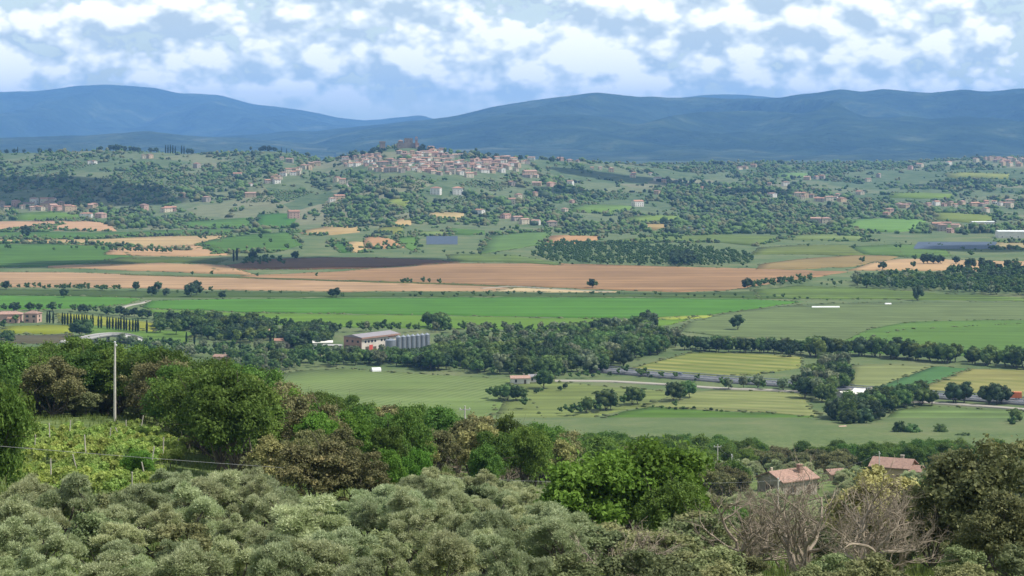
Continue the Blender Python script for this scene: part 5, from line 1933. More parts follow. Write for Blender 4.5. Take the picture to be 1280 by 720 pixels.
def build_roads():
    C, n = ribbon('motorway', [(740, 462.5), (790, 466.5), (850, 471.5), (910, 476), (1000, 482.5), (1080, 489), (1150, 494), (1220, 499), (1300, 505), (1400, 513)], 20, MAT['asphalt'], 0.75)
    for off, nm in ((-9.3, 'guard_rail'), (9.3, 'guard_rail'), (0.0, 'guard_rail')):
        mb = MB()
        mb.tube([(c[0] + m[0] * off, c[1] + m[1] * off, 1.55) for c, m in zip(C, n)], 0.22, 4)
        o = mb.build(nm, MAT['steel'])
        # posts carry the rail
        tag(o, ['grey guard rail on the near shoulder of the motorway', 'grey guard rail on the far shoulder of the motorway', 'grey guard rail along the median of the motorway'][
            {-9.3: 0, 9.3: 1, 0.0: 2}[off]], 'guard rail')
        pm = MB().box(-0.08, 0.08, -0.08, 0.08, -0.9, 0.1)
        pb = MB()
        for c, m in zip(C[::1], n[::1]):
            x, y = c[0] + m[0] * off, c[1] + m[1] * off
            pb.box(x - 0.1, x + 0.1, y - 0.1, y + 0.1, 0.5, 1.5)
        tag(pb.build('rail_posts', MAT['steel'], o), kind='stuff')
    for off in (-5, 5):
        G = np.zeros((len(C), 2, 3))
        for i, w in enumerate((-0.15, 0.15)):
            G[:, i, :2] = C[:, :2] + n * (off + w)
            G[:, i, 2] = 0.756
        tag(mesh_obj('lane_marking', grid_mesh('lane_marking', G[:, ::-1], MAT['whitepaint'])), kind='structure')
    ribbon('service_road', [(690, 476.5), (760, 477), (830, 481), (900, 486), (960, 488), (1005, 491)], 6, MAT['paleroad'], 0.5)
    ribbon('service_road', [(1130, 502), (1180, 505), (1240, 509), (1300, 514), (1400, 522)], 6, MAT['paleroad'], 0.5)
    ribbon('dirt_track', [(186, 376), (178, 379), (165, 381), (154, 384), (150, 388)], 5, MAT['paleroad'], 0.3)
    ribbon('hill_road', [(436, 226), (435, 231), (433, 235), (430, 239), (424, 243)], 7, MAT['paleroad'], 0.9)
    ribbon('gravel_yard', [(420, 446), (450, 446.5), (490, 446)], 12, MAT['paleroad'], 0.3)
    ribbon('farm_track', [(770, 365.5), (700, 362), (640, 358), (600, 361)], 4, MAT['paleroad'], 0.4)


def vehicle(p, rot, body, label, cat, lorry=False):
    e = empty('lorry' if lorry else 'car', (p[0], p[1], p[2]), rot)
    if lorry:
        MB().box(-6, 3.2, -1.25, 1.25, 0.9, 3.9).build('trailer', MAT[body], e)
        MB().add([(3.6, -1.2, 0.6), (6, -1.2, 0.6), (6, 1.2, 0.6), (3.6, 1.2, 0.6), (3.6, -1.2, 3.3), (5.5, -1.2, 3.3), (5.5, 1.2, 3.3), (3.6, 1.2, 3.3)],
                 [(3, 2, 1, 0), (4, 5, 6, 7), (0, 1, 5, 4), (1, 2, 6, 5), (2, 3, 7, 6), (3, 0, 4, 7)]).build('cab', MAT['whitepaint'], e)
        ws = (-4.5, -3.2, 4.6)
        r, hw = 0.5, 1.15
    else:
        MB().add([(-2.2, -.88, .35), (2.2, -.88, .35), (2.2, .88, .35), (-2.2, .88, .35), (-2.2, -.88, .95), (2.1, -.88, .85), (2.1, .88, .85), (-2.2, .88, .95)],
                 [(3, 2, 1, 0), (4, 5, 6, 7), (0, 1, 5, 4), (1, 2, 6, 5), (2, 3, 7, 6), (3, 0, 4, 7)]).build('body', MAT[body], e)
        MB().add([(-1.9, -.82, .93), (1.0, -.82, .9), (1.0, .82, .9), (-1.9, .82, .93), (-1.4, -.68, 1.45), (.3, -.68, 1.45), (.3, .68, 1.45), (-1.4, .68, 1.45)],
                 [(4, 5, 6, 7), (0, 1, 5, 4), (1, 2, 6, 5), (2, 3, 7, 6), (3, 0, 4, 7)]).build('cabin', MAT['glass'], e)
        ws = (-1.4, 1.4)
        r, hw = 0.33, 0.8
    wm = None
    for x in ws:
        for s in (-1, 1):
            mb = MB()
            n = 10
            vs = [(r * math.cos(6.283 * k / n), y, r * math.sin(6.283 * k / n)) for y in (-0.12, 0.12) for k in range(n)]
            mb.add(vs, [tuple(range(n)), tuple(reversed(range(n, 2 * n)))] + [(k, n + k, n + (k + 1) % n, (k + 1) % n) for k in range(n)])
            if wm is None:
                wm = mb.mesh('wheel', MAT['rubber'])
            o = mesh_obj('wheel', wm, e)
            o.location = (x, s * hw, r)
    tag(e, label, cat)


def build_vehicles():
    def on(px, py):
        p = g1(px, py)
        p[2] = 0.76
        return p
    vehicle(on(1262, 501.0), math.radians(168), 'orange', 'orange lorry driving on the motorway beside a round dark tree', 'lorry', True)
    vehicle(on(1084, 489.5), math.radians(168), 'carblue', 'dark car on the motorway above the white house', 'car')
    vehicle(on(1228, 498.5), math.radians(168), 'whitepaint', 'white car on the motorway between the two pairs of round trees', 'car')
    vehicle(on(848, 470.5), math.radians(168), 'carblue', 'dark car on the motorway below the mown field', 'car')
    p = g1(225.5, 431)
    vehicle(p + np.array([0, 0, 0.1]), 0.2, 'whitepaint', 'white van parked on the meadow by the cypresses', 'van', False)


def build_factory():
    ux = np.array([0.62, 0.785])       # along the long front
    ang = math.atan2(ux[1], ux[0])
    A = np.array([-93.5, 1232.0])       # near corner between the two faces
    wv = np.array([-0.785, 0.62])
    L_, Wd, h = 34.0, 15.0, 9.5
    e = empty('factory', (A[0], A[1], 0), ang)
    MB().box(0, L_, 0, Wd, -0.5, h).build('wall', MAT['w_factory'], e)
    MB().box(-0.25, -0.02, -0.02, Wd + 0.05, 0, h - 0.02).build('end_wall', MAT['brick'], e)
    mb = MB()
    mb.add([(-1, -1, h), (L_ + 1, -1, h), (L_ + 1, Wd + 1, h), (-1, Wd + 1, h), (-1, Wd / 2, h + 1.6), (L_ + 1, Wd / 2, h + 1.6)],
           [(0, 1, 5, 4), (2, 3, 4, 5), (1, 2, 5), (3, 0, 4), (3, 2, 1, 0)])
    mb.build('roof', MAT['greyroof'], e)
    MB().box(-1.05, L_ + 1.05, -1.15, -1.0, h - 0.9, h + 0.15).build('fascia', MAT['brick'], e)
    wm = MB().box(-0.8, 0.8, -0.08, 0.1, -0.7, 0.7).mesh('window', MAT['glass'])
    for x in (3.5, 6.5, 9.5, 12.5, 18.5, 21.5, 25):
        o = mesh_obj('window', wm, e)
        o.location = (x, 0, 6.6)
    for x in (16.5, 20, 25):
        o = mesh_obj('window', wm, e)
        o.location = (x, 0, 3.0)
    MB().box(-1.6, 1.6, -0.1, 0.1, 0, 3.6).build('door', MAT['shutter'], e).location = (5.0, 0, 0)
    MB().box(-1.5, 1.5, -0.1, 0.1, 0, 3.2).build('door', MAT['shutter'], e).location = (12.0, 0, 0)
    MB().box(-1.6, 1.6, -0.14, 0.1, 0, 3.2).build('panel', MAT['red'], e).location = (8.5, 0, 1.2)
    MB().box(24.5, 31, -0.16, -0.02, 8.0, 8.7).build('panel', MAT['red'], e)
    for y in (3.0, 7.5, 12.0):
        o = mesh_obj('window', wm, e)
        o.location = (-0.26, y, 6.8)
        o.rotation_euler = (0, 0, -math.pi / 2)
        o = mesh_obj('opening', MB().box(-1.6, 1.6, -0.06, 0.1, 0, 4.0).mesh('opening', MAT['glass']), e)
        o.location = (-0.26, y, 0)
        o.rotation_euler = (0, 0, -math.pi / 2)
    tag(e, 'white factory hall with brown end wall and shallow grey roof beside the silos', 'factory')
    # silos in a row behind each other
    n = 32
    prof = []
    R_ = 1.65
    for k in range(20):
        z = k * 0.5
        prof += [(R_, z), (R_ * 0.985, z + 0.25)]
    prof += [(R_, 10.0), (R_ + 0.1, 10.05), (0.4, 11.0), (0.25, 11.2)]
    sm = MB().lathe(prof, n=28).mesh('body', MAT['steel'])
    legm = MB().lathe([(0.12, 0), (0.12, 11.4)], n=6).mesh('ladder_pipe', MAT['concrete'])
    S0, S1 = np.array([-70.5, 1230.0]), np.array([-53.5, 1246.0])
    ords = ['first', 'second', 'third', 'fourth', 'fifth', 'sixth', 'seventh']
    for i in range(7):
        q = S0 + (S1 - S0) * i / 6.0
        s = empty('silo', (q[0], q[1], 0))
        mesh_obj('body', sm, s)
        l = mesh_obj('pipe', legm, s)
        l.location = (R_ + 0.15, 0, 0)
        tag(s, 'tall grey steel silo, %s in the row counted from the white factory front' % ords[i], 'silo')
    t = empty('storage_tank', (-75.2, 1226.0, 0))
    MB().lathe([(3.3, 0), (3.3, 8.6), (3.36, 8.65), (0.4, 9.6)], n=26).build('shell', MAT['steel'], t)
    MB().lathe([(0.1, 0), (0.1, 10.0)], 3.45, 0, 6).build('pipe', MAT['concrete'], t)
    tag(t, 'bluish grey storage tank between the factory front and the silo row', 'tank')
    c = empty('open_shed', (-113, 1236, 0), 0.15)
    MB().box(-9, 7, -4, 4, 4.2, 4.6).build('roof', MAT['concrete'], c)
    for x in (-8, -2, 5):
        for y in (-3.3, 3.3):
            MB().box(x - .15, x + .15, y - .15, y + .15, -0.3, 4.2).build('post', MAT['concrete'], c)
    MB().box(-8.6, 6.6, 3.5, 3.7, -0.3, 4.2).build('back_wall', MAT['w_grey'], c)
    tag(c, 'flat pale open shed at the brown end of the factory', 'shed')
    c = empty('white_shed', (-120, 1255, 0), 0.1)
    MB().box(-6, 6, -3, 3, -0.3, 4.2).build('wall', MAT['w_white'], c)
    MB().add([(-6.5, -3.5, 4.2), (6.5, -3.5, 4.2), (6.5, 3.5, 4.9), (-6.5, 3.5, 4.9), (-6.5, -3.5, 4.4), (6.5, -3.5, 4.4), (6.5, 3.5, 5.1), (-6.5, 3.5, 5.1)],
             [(3, 2, 1, 0), (4, 5, 6, 7), (0, 1, 5, 4), (1, 2, 6, 5), (2, 3, 7, 6), (3, 0, 4, 7)]).build('roof', MAT['w_white'], c)
    tag(c, 'small white shed with a sloping roof beyond the open shed', 'shed')
    # white tent on the vineyard
    p = g1(470, 464)
    t = empty('white_tent', tuple(p), 0.3)
    vs, fs = [], []
    for i in range(5):
        for k in range(9):
            a = math.pi * k / 8
            vs.append((-2.6 + i * 1.3, 2.3 * math.cos(a), 2.2 * math.sin(a)))
    for i in range(4):
        for k in range(8):
            fs.append((i * 9 + k, (i + 1) * 9 + k, (i + 1) * 9 + k + 1, i * 9 + k + 1))
    MB().add(vs, fs).build('cover', MAT['whitepaint'], t)
    for i in (0, 4):
        m = MB().add([vs[i * 9 + k] for k in range(9)], [tuple(range(9)) if i else tuple(reversed(range(9)))])
        m.build('end_panel', MAT['w_white'], t)
    tag(t, 'white rounded tent standing at the upper edge of the vineyard', 'tent')


def build_farm():
    p = g1(20, 402.5)
    e1 = house(p + np.array([-6, 4, 0]), 19, 9, 5.6, 0.12, 'w_pink', 'tile3', 'long pink farmhouse with terracotta roof beside the cypress row', detail=True, hip=True)
    house(p + np.array([12.5, -1, 0]), 10, 9, 6.6, -0.15, 'w_pink', 'tile3', 'pink farmhouse wing with hipped terracotta roof near the cypress row', detail=True, hip=True)
    house(p + np.array([0, -6.5, 0]), 8, 5, 3.2, 0.05, 'w_pink', 'tile', 'low pink porch building in front of the long pink farmhouse', cat='outbuilding', name='porch_building', rows=1)
    house(g1(172, 453), 15, 8, 3.5, 0.3, 'w_stone', 'tile2', 'low stone farm shed with brown roof among trees below the cypresses', cat='shed', name='farm_shed', rows=1)
    house(g1(277, 453), 8, 6, 3.6, -0.3, 'w_pink', 'tile2', 'small pinkish cottage among trees between farm and factory', name='cottage', rows=1)
    house(g1(299, 453.5), 7, 5, 3.0, -0.2, 'w_stone', 'tile2', 'low brown-roofed barn next to the small pinkish cottage', name='barn', cat='barn', rows=1)
    house(g1(353, 434), 10, 6, 4.5, 0.2, 'w_cream', 'tile', 'cream house in the clearing left of the factory trees', rows=1)
    house(g1(330, 421), 7, 6, 4, 0.1, 'w_pink', 'tile3', 'small pink house with orange roof behind the dark trees', rows=1)
    house(g1(650, 479), 10, 6, 3.0, 0.1, 'w_white', 'tile3', 'white bungalow with pinkish roof below the stream wood', name='bungalow', rows=1)
    house(g1(668, 477), 6, 5, 3.0, 0.1, 'w_white', 'greyroof', 'small white garage beside the bungalow below the stream wood', name='garage', cat='garage', rows=1)
    # white house near the motorway
    house(g1(1082, 503), 11, 8, 5.5, -0.5, 'w_white', 'w_white', 'white house with pale roof between trees beside the motorway', detail=True, rise=1.2)
    house(g1(1060, 504), 9, 7, 5.0, 0.4, 'w_grey', 'w_white', 'grey house with white roof next to the white house', rise=1.0)
    # overpass with a curved deck
    C = []
    for px, py, z in ((78, 432, 1.6), (95, 430.5, 2.6), (110, 429, 3.6), (125, 427.5, 4.4), (140, 426.5, 4.6), (155, 427, 4.2), (168, 429, 3.0), (178, 432, 1.3)):
        q = g1(px, py)
        C.append((q[0], q[1], z))
    C = np.array(C)
    t = np.linspace(0, 7, 43)
    C = np.stack([_smooth(np.interp(t, np.arange(8), C[:, k]), 7) for k in range(3)], -1)
    T = np.gradient(C, axis=0)
    n = np.stack([-T[:, 1], T[:, 0]], -1)
    n /= np.linalg.norm(n, axis=1)[:, None]
    e = empty('overpass', (0, 0, 0))
    prof = [(-5, 0), (5, 0), (5, -1.1), (-5, -1.1), (-5, 0)]
    G = np.zeros((len(C), 5, 3))
    for i, (w, dz) in enumerate(prof):
        G[:, i, :2] = C[:, :2] + n * w
        G[:, i, 2] = C[:, 2] + dz
    mesh_obj('deck', grid_mesh('deck', G, MAT['concrete'], False), e)
    for s in (-1, 1):
        G = np.zeros((len(C), 4, 3))
        for i, (w, dz) in enumerate([(-0.12, 0.0), (-0.12, 0.9), (0.12, 0.9), (0.12, 0.0)]):
            G[:, i, :2] = C[:, :2] + n * (s * 4.8 + w)
            G[:, i, 2] = C[:, 2] + dz
        mesh_obj('parapet', grid_mesh('parapet', G, MAT['concrete'], False), e)
    for k in range(4, 43, 6):
        MB().box(C[k, 0] - 0.5, C[k, 0] + 0.5, C[k, 1] - 3, C[k, 1] + 3, -0.5, C[k, 2] - 1.05).build('pier', MAT['concrete'], e)
    tag(e, 'grey concrete overpass curving between the trees below the cypresses', 'bridge')
    # warehouses on the right edge and long low sheds
    p = g1(1268, 297)
    house(p + np.array([8, 0, 0]), 62, 30, 8.5, -0.1, 'w_white', 'whitepaint', 'long white warehouse with a bright flat roof', name='warehouse', cat='warehouse', rise=1.0, cols=6, rows=1, chimney=False)
    p = g1(1228, 281)
    house(p, 34, 12, 4.5, 0.1, 'w_white', 'whitepaint', 'low white shed beyond the long white warehouse', name='warehouse_shed', cat='shed', rise=0.8, rows=1, chimney=False)
    for px, py, ln, lab in ((1032, 384.5, 22, 'long white polytunnel lying along the edge of the fallow field'), (1110, 380.5, 5, 'short white polytunnel above the clover field')):
        p = g1(px, py)
        e = empty('polytunnel', tuple(p), 0.05)
        vs, fs = [], []
        m_ = 6
        for i in range(m_):
            for k in range(7):
                a = math.pi * k / 6
                vs.append((-ln / 2 + ln * i / (m_ - 1), 1.4 * math.cos(a), 1.2 * math.sin(a)))
        for i in range(m_ - 1):
            for k in range(6):
                fs.append((i * 7 + k, (i + 1) * 7 + k, (i + 1) * 7 + k + 1, i * 7 + k + 1))
        MB().add(vs, fs).build('cover', MAT['whitepaint'], e)
        for i in (0, m_ - 1):
            MB().add([vs[i * 7 + k] for k in range(7)], [tuple(range(7)) if i else tuple(reversed(range(7)))]).build('end_panel', MAT['whitepaint'], e)
        tag(e, lab, 'polytunnel')


def solar(px0, px1, py0, py1, rows, label, skew=0):
    p = g1((px0 + px1) / 2, (py0 + py1) / 2)
    e = empty('solar_farm', tuple(p), 0.0)
    base_z = p[2]
    for r in range(rows):
        v = (r + 0.5) / rows
        py = py1 + (py0 - py1) * v
        a, b = g1(px0 + skew * v, py), g1(px1 + skew * v, py)
        yy = (a[1] + b[1]) / 2
        z0 = min(a[2], b[2]) - base_z
        mb = MB()
        x0, x1 = a[0] - p[0], b[0] - p[0]
        y = yy - p[1]
        dep = 3.6
        zz = max(a[2], b[2]) - base_z
        mb.add([(x0, y - dep / 2, zz + 0.7), (x1, y - dep / 2, zz + 0.7), (x1, y + dep / 2, zz + 2.6), (x0, y + dep / 2, zz + 2.6),
                (x0, y - dep / 2, zz + 0.6), (x1, y - dep / 2, zz + 0.6), (x1, y + dep / 2, zz + 2.5), (x0, y + dep / 2, zz + 2.5)],
               [(0, 1, 2, 3), (7, 6, 5, 4), (4, 5, 1, 0), (5, 6, 2, 1), (6, 7, 3, 2), (7, 4, 0, 3)])
        o = mb.build('panel_row', MAT['panel'], e)
        n = max(2, int((x1 - x0) / 12))
        lg = MB()
        for k in range(n + 1):
            x = x0 + (x1 - x0) * (k + 0.02) / (n + 0.04)
            lg.box(x - .1, x + .1, y - .1, y + .1, z0 - 0.6, zz + 1.5)
        lg.build('frame_legs', MAT['steel'], o)
    tag(e, label, 'solar panels')


def build_solar():
    solar(533, 572, 297, 306.5, 9, 'blue solar panel rows beside the small tan plots', 0)
    solar(842, 902, 284.0, 289.0, 6, 'grey-blue solar panel rows in front of the far wooded slope', -4)
    solar(1142, 1240, 304.5, 312, 10, 'blue solar panel rows behind the dark hedge', 6)


def build_town():
    rng = np.random.default_rng(13)
    cols = ['w_cream', 'w_cream', 'w_ochre', 'w_pink', 'w_stone', 'w_stone', 'w_white']
    word = {'w_cream': 'cream', 'w_ochre': 'ochre', 'w_pink': 'pink', 'w_stone': 'stone', 'w_white': 'white', 'w_grey': 'grey'}
    tiles = ['tile', 'tile', 'tile2', 'tile3']
    dims = [(11, 9, 6.5), (14, 10, 7.5), (17, 10, 8.5), (20, 11, 7.0), (13, 11, 10.0), (9, 8, 6.0)]
    taken = []

    def put(px, py, zone, big=1.0, wall=None, win=True):
        if any(abs(px - a) < 3.4 and abs(py - b) < 1.3 for a, b in taken):
            return
        taken.append((px, py))
        p = g1(px, py)
        w, d, h = dims[int(rng.integers(len(dims)))]
        wc = wall or cols[int(rng.integers(len(cols)))]
        HOUSE_PX.append((px, py, w * big * F / p[1] * 0.6))
        house(p, w * big, d * big, h * big, rng.uniform(-1.2, 1.2), wc, tiles[int(rng.integers(len(tiles)))], '%s house with tiled roof %s' % (word[wc], zone[0]),
              zone[1] + ', ' + word[wc], hip=rng.uniform() < 0.3, win=win, chimney=False, cols=2, rows=2)
    town = ('in the dense town on the hill', 'houses of the hill town')
    for y, x0, x1, step in ((189.5, 520, 556, 6.5), (193, 500, 562, 6.5), (196.5, 436, 480, 7), (196.5, 518, 580, 6), (200, 432, 476, 6.5), (200, 506, 566, 6), (200, 598, 650, 6.5),
                            (204, 428, 474, 6.0), (204, 488, 578, 6.2), (204, 580, 660, 6.5), (208, 430, 456, 6.5), (207.5, 476, 606, 6.2), (208, 606, 656, 7),
                            (211.5, 462, 480, 7), (211.5, 496, 640, 6.5), (215, 480, 500, 8), (215, 524, 636, 7.5), (218, 540, 600, 11)):
        x = x0
        while x < x1:
            put(x + rng.normal() * 1.6, y + rng.normal() * 1.1, town, rng.uniform(0.55, 1.0))
            x += step * 0.8
    zr = ('along the wall on the saddle left of the town', 'houses on the saddle')
    for px, py in ((396, 207), (389, 209), (386, 212), (380, 211), (374, 213), (368, 215), (366, 219), (360, 217), (372, 219), (354, 220), (350, 224), (344, 222), (343, 227), (334, 229), (346, 229), (313, 233),
                   (362, 203), (352, 200), (402, 198), (428, 230), (421, 227), (424, 249), (415, 252)):
        put(px, py, zr, 0.9)
    zl = ('in the village at the foot of the far left hill', 'houses of the left village')
    for px, py in ((2, 259), (9, 263), (20, 258), (28, 261), (36, 259), (40, 263), (46, 262), (52, 263), (57, 260), (62, 258), (66, 263), (72, 263), (78, 262), (84, 264), (90, 263), (55, 255), (64, 254),
                   (112, 261), (117, 260), (108, 272), (126, 272), (43, 255), (76, 257)):
        put(px, py, zl, 0.95)
    zs = ('standing alone on the far left slope', 'houses on the far left slope')
    for px, py in ((118, 205), (112, 205), (180, 198), (187, 198), (228, 246), (180, 263), (213, 264), (246, 210), (313, 246), (232, 247), (297, 222), (208, 265), (258, 252)):
        put(px, py, zs, 0.95)
    zm = ('on the wooded slope right of the town', 'houses right of the town')
    for px, py in ((664, 200), (671, 199), (681, 199), (690, 200), (700, 201), (712, 203), (722, 203), (662, 220), (659, 222), (670, 222), (671, 232), (688, 233), (692, 232), (713, 232), (640, 232), (636, 212), (645, 214),
                   (740, 212), (750, 212), (764, 215), (792, 219), (791, 222), (813, 219), (830, 228), (822, 226), (858, 234), (878, 237), (822, 243), (912, 238), (931, 211), (942, 209), (924, 212), (790, 218),
                   (600, 268), (646, 276), (655, 280), (632, 273), (670, 281), (690, 283), (706, 265), (715, 254), (640, 255), (648, 249), (668, 245)):
        put(px, py, zm, 0.85)
    zv = ('in the scattered village on the far right plain', 'houses of the right village')
    for px, py in ((998, 246), (1003, 249), (1006, 247), (1014, 247), (1022, 250), (1024, 252), (1036, 251), (1044, 250), (1052, 252), (1054, 247), (1048, 246), (1020, 279), (1032, 279), (1112, 266), (1108, 270),
                   (1124, 259), (1130, 260), (1136, 258), (1160, 258), (1170, 257), (1180, 258), (1188, 257), (1194, 259), (1202, 256), (1218, 258), (1228, 258), (1232, 255), (1243, 255), (1250, 257), (1256, 257), (1262, 260),
                   (1170, 287), (1178, 289), (1188, 291), (1195, 289), (1182, 285), (1262, 254), (1232, 266), (962, 232), (965, 246), (982, 232), (1009, 225), (1020, 224), (1028, 224), (1085, 227), (1098, 222), (1075, 243)):
        put(px, py, zv, 0.9)
    zf = ('in the small town on the far right ridge', 'houses of the ridge town')
    for px, py in ((1220, 203), (1232, 200), (1238, 201), (1244, 203), (1248, 200), (1254, 202), (1258, 204), (1262, 201), (1268, 202), (1272, 205), (1276, 201), (1282, 203), (1290, 202), (1253, 207), (1262, 208), (1274, 208), (1186, 206),
                   (1150, 209), (1138, 212)):
        put(px, py, zf, 1.1)
    # two pale villas under the town
    for px, py, lab in ((545, 243, 'tall pale villa with low hipped roof on the slope under the town'), (572, 243.5, 'square white villa with dark windows on the slope under the town')):
        p = g1(px, py)
        HOUSE_PX.append((px, py, 9))
        house(p, 17, 13, 12 if px > 560 else 11, -0.25 if px < 560 else 0.2, 'w_white', 'tile', lab, hip=True, name='villa', cat='villa', cols=3, rows=3)
    p = g1(797, 258)
    HOUSE_PX.append((797, 258, 9))
    house(p, 18, 12, 9, 0.5, 'w_white', 'tile', 'white farmhouse standing out at the edge of the far meadow', name='farmhouse')
    p = g1(367, 273)
    HOUSE_PX.append((367, 273, 9))
    house(p, 17, 13, 11, 0.35, 'w_pink', 'tile', 'tall pinkish farmhouse among trees below the town hill', name='farmhouse')
    p = g1(662, 221)
    HOUSE_PX.append((662, 221, 12))
    house(p, 26, 15, 11, 0.4, 'w_ochre', 'tile3', 'large orange-roofed house right of the hill town', name='mansion')
    # castle on the top
    p = at(512, 4330)
    e = empty('castle', tuple(p), 0.15)
    e.scale = (1.25, 1.25, 1.3)
    MB().box(-22, 16, -9, 9, -5, 8).build('curtain_wall', MAT['w_castle'], e)
    MB().box(-9, 5, -5, 7, -5, 15).build('keep', MAT['w_castle'], e)
    for i in range(5):
        MB().box(-9 + i * 3.0, -7.4 + i * 3.0, -5.1, -4.2, 15, 16.5).build('merlon', MAT['w_castle'], e)
    MB().box(-20, -12, -8, 4, 8, 11).build('tower_block', MAT['w_castle'], e)
    MB().add([(-20.6, -8.6, 11), (-11.4, -8.6, 11), (-11.4, 4.6, 11), (-20.6, 4.6, 11), (-16, -2, 13.4)], [(0, 1, 4), (1, 2, 4), (2, 3, 4), (3, 0, 4), (3, 2, 1, 0)]).build('roof', MAT['tile2'], e)
    for x in (-18, -5, 1, 10):
        o = mesh_obj('window', _hc['win'], e)
        o.location = (x, -9 if x in (-18, 10) else -5, 4 if x in (-18, 10) else 11)
    tag(e, 'stone castle with a keep crowning the hill town', 'castle')
    p = at(520.5, 4320)
    e = empty('bell_tower', tuple(p), 0.1)
    e.scale = (1.1, 1.1, 1.2)
    MB().box(-2.4, 2.4, -2.4, 2.4, -5, 15).build('shaft', MAT['brick'], e)
    MB().box(-2.8, 2.8, -2.8, 2.8, 15, 15.6).build('cornice', MAT['w_castle'], e)
    for sx in (-1.8, 1.8):
        for sy in (-1.8, 1.8):
            MB().box(sx - .6, sx + .6, sy - .6, sy + .6, 15.6, 19).build('pier', MAT['brick'], e)
    MB().add([(-2.8, -2.8, 19), (2.8, -2.8, 19), (2.8, 2.8, 19), (-2.8, 2.8, 19), (0, 0, 22)], [(0, 1, 4), (1, 2, 4), (2, 3, 4), (3, 0, 4), (3, 2, 1, 0)]).build('roof', MAT['tile2'], e)
    tag(e, 'slender dark bell tower rising beside the castle', 'bell tower')
    p = at(478, 4330)
    e = empty('square_tower', tuple(p), 0.25)
    MB().box(-5.5, 5.5, -5.5, 5.5, -5, 17).build('shaft', MAT['w_castle'], e)
    MB().box(-6.1, 6.1, -6.1, 6.1, 17, 18.4).build('parapet', MAT['w_castle'], e)
    for i in range(4):
        for s in (-1, 1):
            MB().box(-6.1 + i * 3.4, -4.3 + i * 3.4, s * 5.6 - 0.5, s * 5.6 + 0.5, 18.4, 20).build('merlon', MAT['w_castle'], e)
    o = mesh_obj('window', _hc['win'], e)
    o.location = (0, -5.5, 10)
    tag(e, 'square crenellated stone tower standing apart on the town hill', 'tower')


def build_hillside_houses():
    p = at(984, 455)
    e = house(p, 10.6, 8.6, 3.5, 0.62, 'w_stone', 'tile3', 'stone cottage with pinkish tiled roof and red chimney behind the bare trees', name='cottage', detail=True, chimney=False, rise=1.7)
    c = MB().box(-0.5, 0.5, -0.5, 0.5, -1.6, 1.5).box(-0.62, 0.62, -0.62, 0.62, 1.5, 1.7).build('chimney', MAT['brick'], e)
    c.location = (2.2, -1.8, 4.9)
    c = MB().box(-0.25, 0.25, -0.25, 0.25, -1.6, 1.5).build('chimney', MAT['w_cream'], e)
    c.location = (-3.7, 1.3, 4.5)
    p = at(1117, 520)
    house(p, 9.5, 8.0, 4.2, -0.45, 'w_ochre', 'tile3', 'ochre cottage with red tiled roof and lower wing among the oaks', name='cottage', detail=True, rise=1.6, ov=0.8)
    p2 = at(1136, 519)
    house(p2 + np.array([0.5, 0, 0]), 5.5, 6, 3.0, -0.35, 'w_ochre', 'tile3', 'low ochre annex with red roof at the side of the ochre cottage', name='annex', cat='outbuilding', rise=1.0, chimney=False, rows=1)
    p = at(1043, 510)
    house(p + np.array([0, 0, -0.8]), 4.2, 4, 2.8, 0.4, 'w_ochre', 'tile3', 'small orange-roofed hut between the two hillside cottages', name='hut', cat='hut', rise=0.8, rows=1, chimney=False)
    p = g1(1053, 541)
    house(p, 2.6, 2.4, 2.4, 0.3, 'w_cream', 'w_pink', 'tiny pale hut at the edge of the meadow below the white house', name='hut', cat='hut', rise=0.6, rows=1, chimney=False, win=False)


POLES = {}


def pole(key, px, Y, h, label, arm=True, mat='pole'):
    p = at(px, Y)
    e = empty('utility_pole', tuple(p), 0.0)
    MB().tube([(0, 0, -0.8), (0, 0, h * 0.5), (0.03, 0, h)], [0.17, 0.14, 0.10], 10).build('post', MAT[mat], e)
    top = [(0, 0, h)]
    if arm:
        MB().box(-0.9, 0.9, -0.06, 0.06, h - 0.75, h - 0.6).build('crossarm', MAT[mat], e)
        for x in (-0.8, 0.8):
            MB().lathe([(0.04, h - 0.6), (0.09, h - 0.5), (0.09, h - 0.42), (0.05, h - 0.36)], x, 0, 8).build('insulator', MAT['isol'], e)
    else:
        MB().lathe([(0.12, h - 0.05), (0.15, h + 0.02), (0.1, h + 0.1)], 0, 0, 8).build('cap', MAT['isol'], e)
        MB().lathe([(0.05, h - 0.5), (0.09, h - 0.42), (0.09, h - 0.3), (0.04, h - 0.22)], 0.2, 0, 8).build('insulator', MAT['isol'], e)
    POLES[key] = p + np.array([0, 0, h - 0.3])
    tag(e, label, 'utility pole')


def wire(a, b, sag, label):
    a, b = np.array(a), np.array(b)
    pts = []
    for i in range(25):
        t = i / 24.0
        q = a + (b - a) * t
        q[2] -= sag * 4 * t * (1 - t)
        pts.append(tuple(q))
    o = MB().tube(pts, 0.013, 5).build('power_cable', MAT['cable'])
    tag(o, label, 'cable')


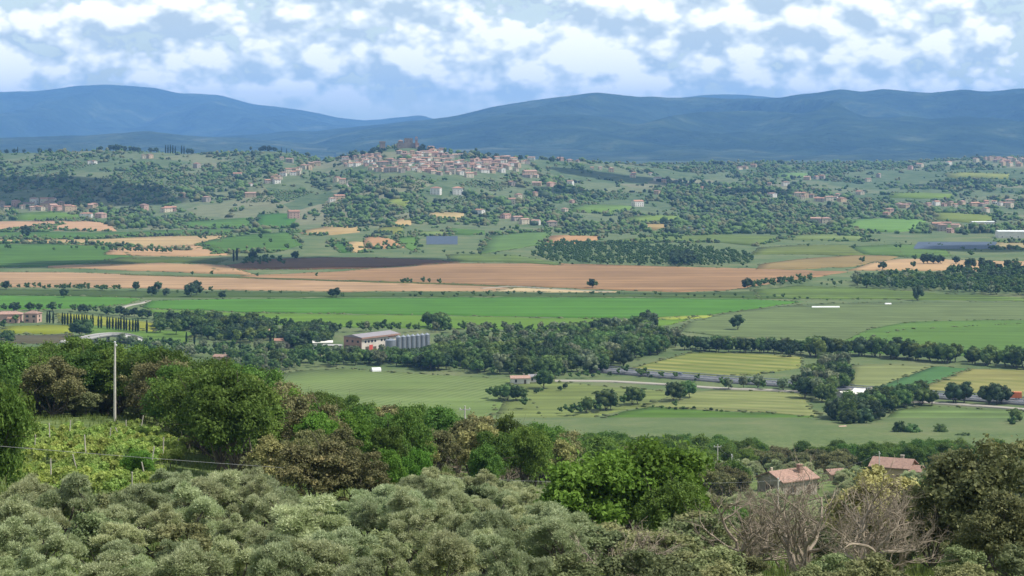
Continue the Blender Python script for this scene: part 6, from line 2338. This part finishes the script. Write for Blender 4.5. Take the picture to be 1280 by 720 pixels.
def build_poles():
    pole('left', 143.5, 235, 9.3, 'tall thin pale pole rising above the vineyard against the wood', False)
    pole('mid', 581, 330, 10.0, 'wooden pole with crossarm above the middle wood', True)
    pole('r1', 897, 470, 9.5, 'far wooden pole of the pair beside the dark brown holm oak', True)
    pole('r2', 914.5, 420, 9.0, 'near pale pole of the pair beside the dark brown holm oak', False)
    pole('r3', 972.5, 300, 8.2, 'pale concrete pole standing behind the bare trees', False)
    pole('r4', 1099, 470, 9.0, 'grey pole in front of the ochre cottage', False)
    pole('off', -60, 110, 5.6, 'pole beyond the left end of the wood carrying the long cable', False)
    wire(POLES['r3'], POLES['off'], 1.2, 'long thin cable crossing above the olive grove')
    wire(POLES['r3'], POLES['r2'], 0.8, 'cable from the concrete pole down to the near pole of the pair')
    wire(POLES['r2'], POLES['r1'], 0.5, 'short cable joining the two poles of the pair')
    wire(POLES['r3'], POLES['r4'], 1.0, 'cable from the concrete pole to the grey pole by the ochre cottage')


def build_grass():
    rng = np.random.default_rng(3)
    N_ = 9000
    u = rng.uniform(0, 1, N_)
    Y = 84 + 190 * u ** 1.6
    px = rng.uniform(-60, 1340, N_)
    X = (px - 640) / F * Y
    Z = H(px, Y)
    k = 7
    B = np.repeat(np.stack([X, Y, Z], -1), k, 0) + rng.normal(size=(N_ * k, 3)) * np.array([0.28, 0.28, 0])
    n = len(B)
    hgt = rng.uniform(0.25, 0.75, n)
    a = rng.uniform(0, 6.283, n)
    w = 0.05
    d = np.stack([np.cos(a), np.sin(a), np.zeros(n)], -1) * w
    tip = B + np.stack([rng.normal(size=n) * 0.15, rng.normal(size=n) * 0.15, hgt], -1)
    B[:, 2] -= 0.05
    V = np.stack([B - d, B + d, tip], 1).reshape(-1, 3)
    m = leaf_mat('grass_blades', (0.10, 0.15, 0.035), (0.20, 0.24, 0.07), 0.3, 0.0, 0.25, 0.0)
    o = mesh_obj('grass', np_mesh('grass', V, [np.arange(n * 3).reshape(n, 3)], m))
    tag(o, 'tall green grass growing between the olive trees', 'grass', kind='stuff')

# ------------------------------------------------------------------ build
import time as _time
_t0 = _time.time()
for _f in (build_ground, build_mountains, build_fields, build_species, build_house_mats, build_roads, build_town, build_factory, build_farm, build_solar,
           build_hillside_houses, build_near_trees, build_vineyard, build_plain_trees, build_cypress_row, build_far_trees, build_poles, build_vehicles,
           build_margins, build_grass, build_clouds, build_haze):
    _f()
    print('%-22s %.1f s, %d objects' % (_f.__name__, _time.time() - _t0, len(bpy.data.objects)))
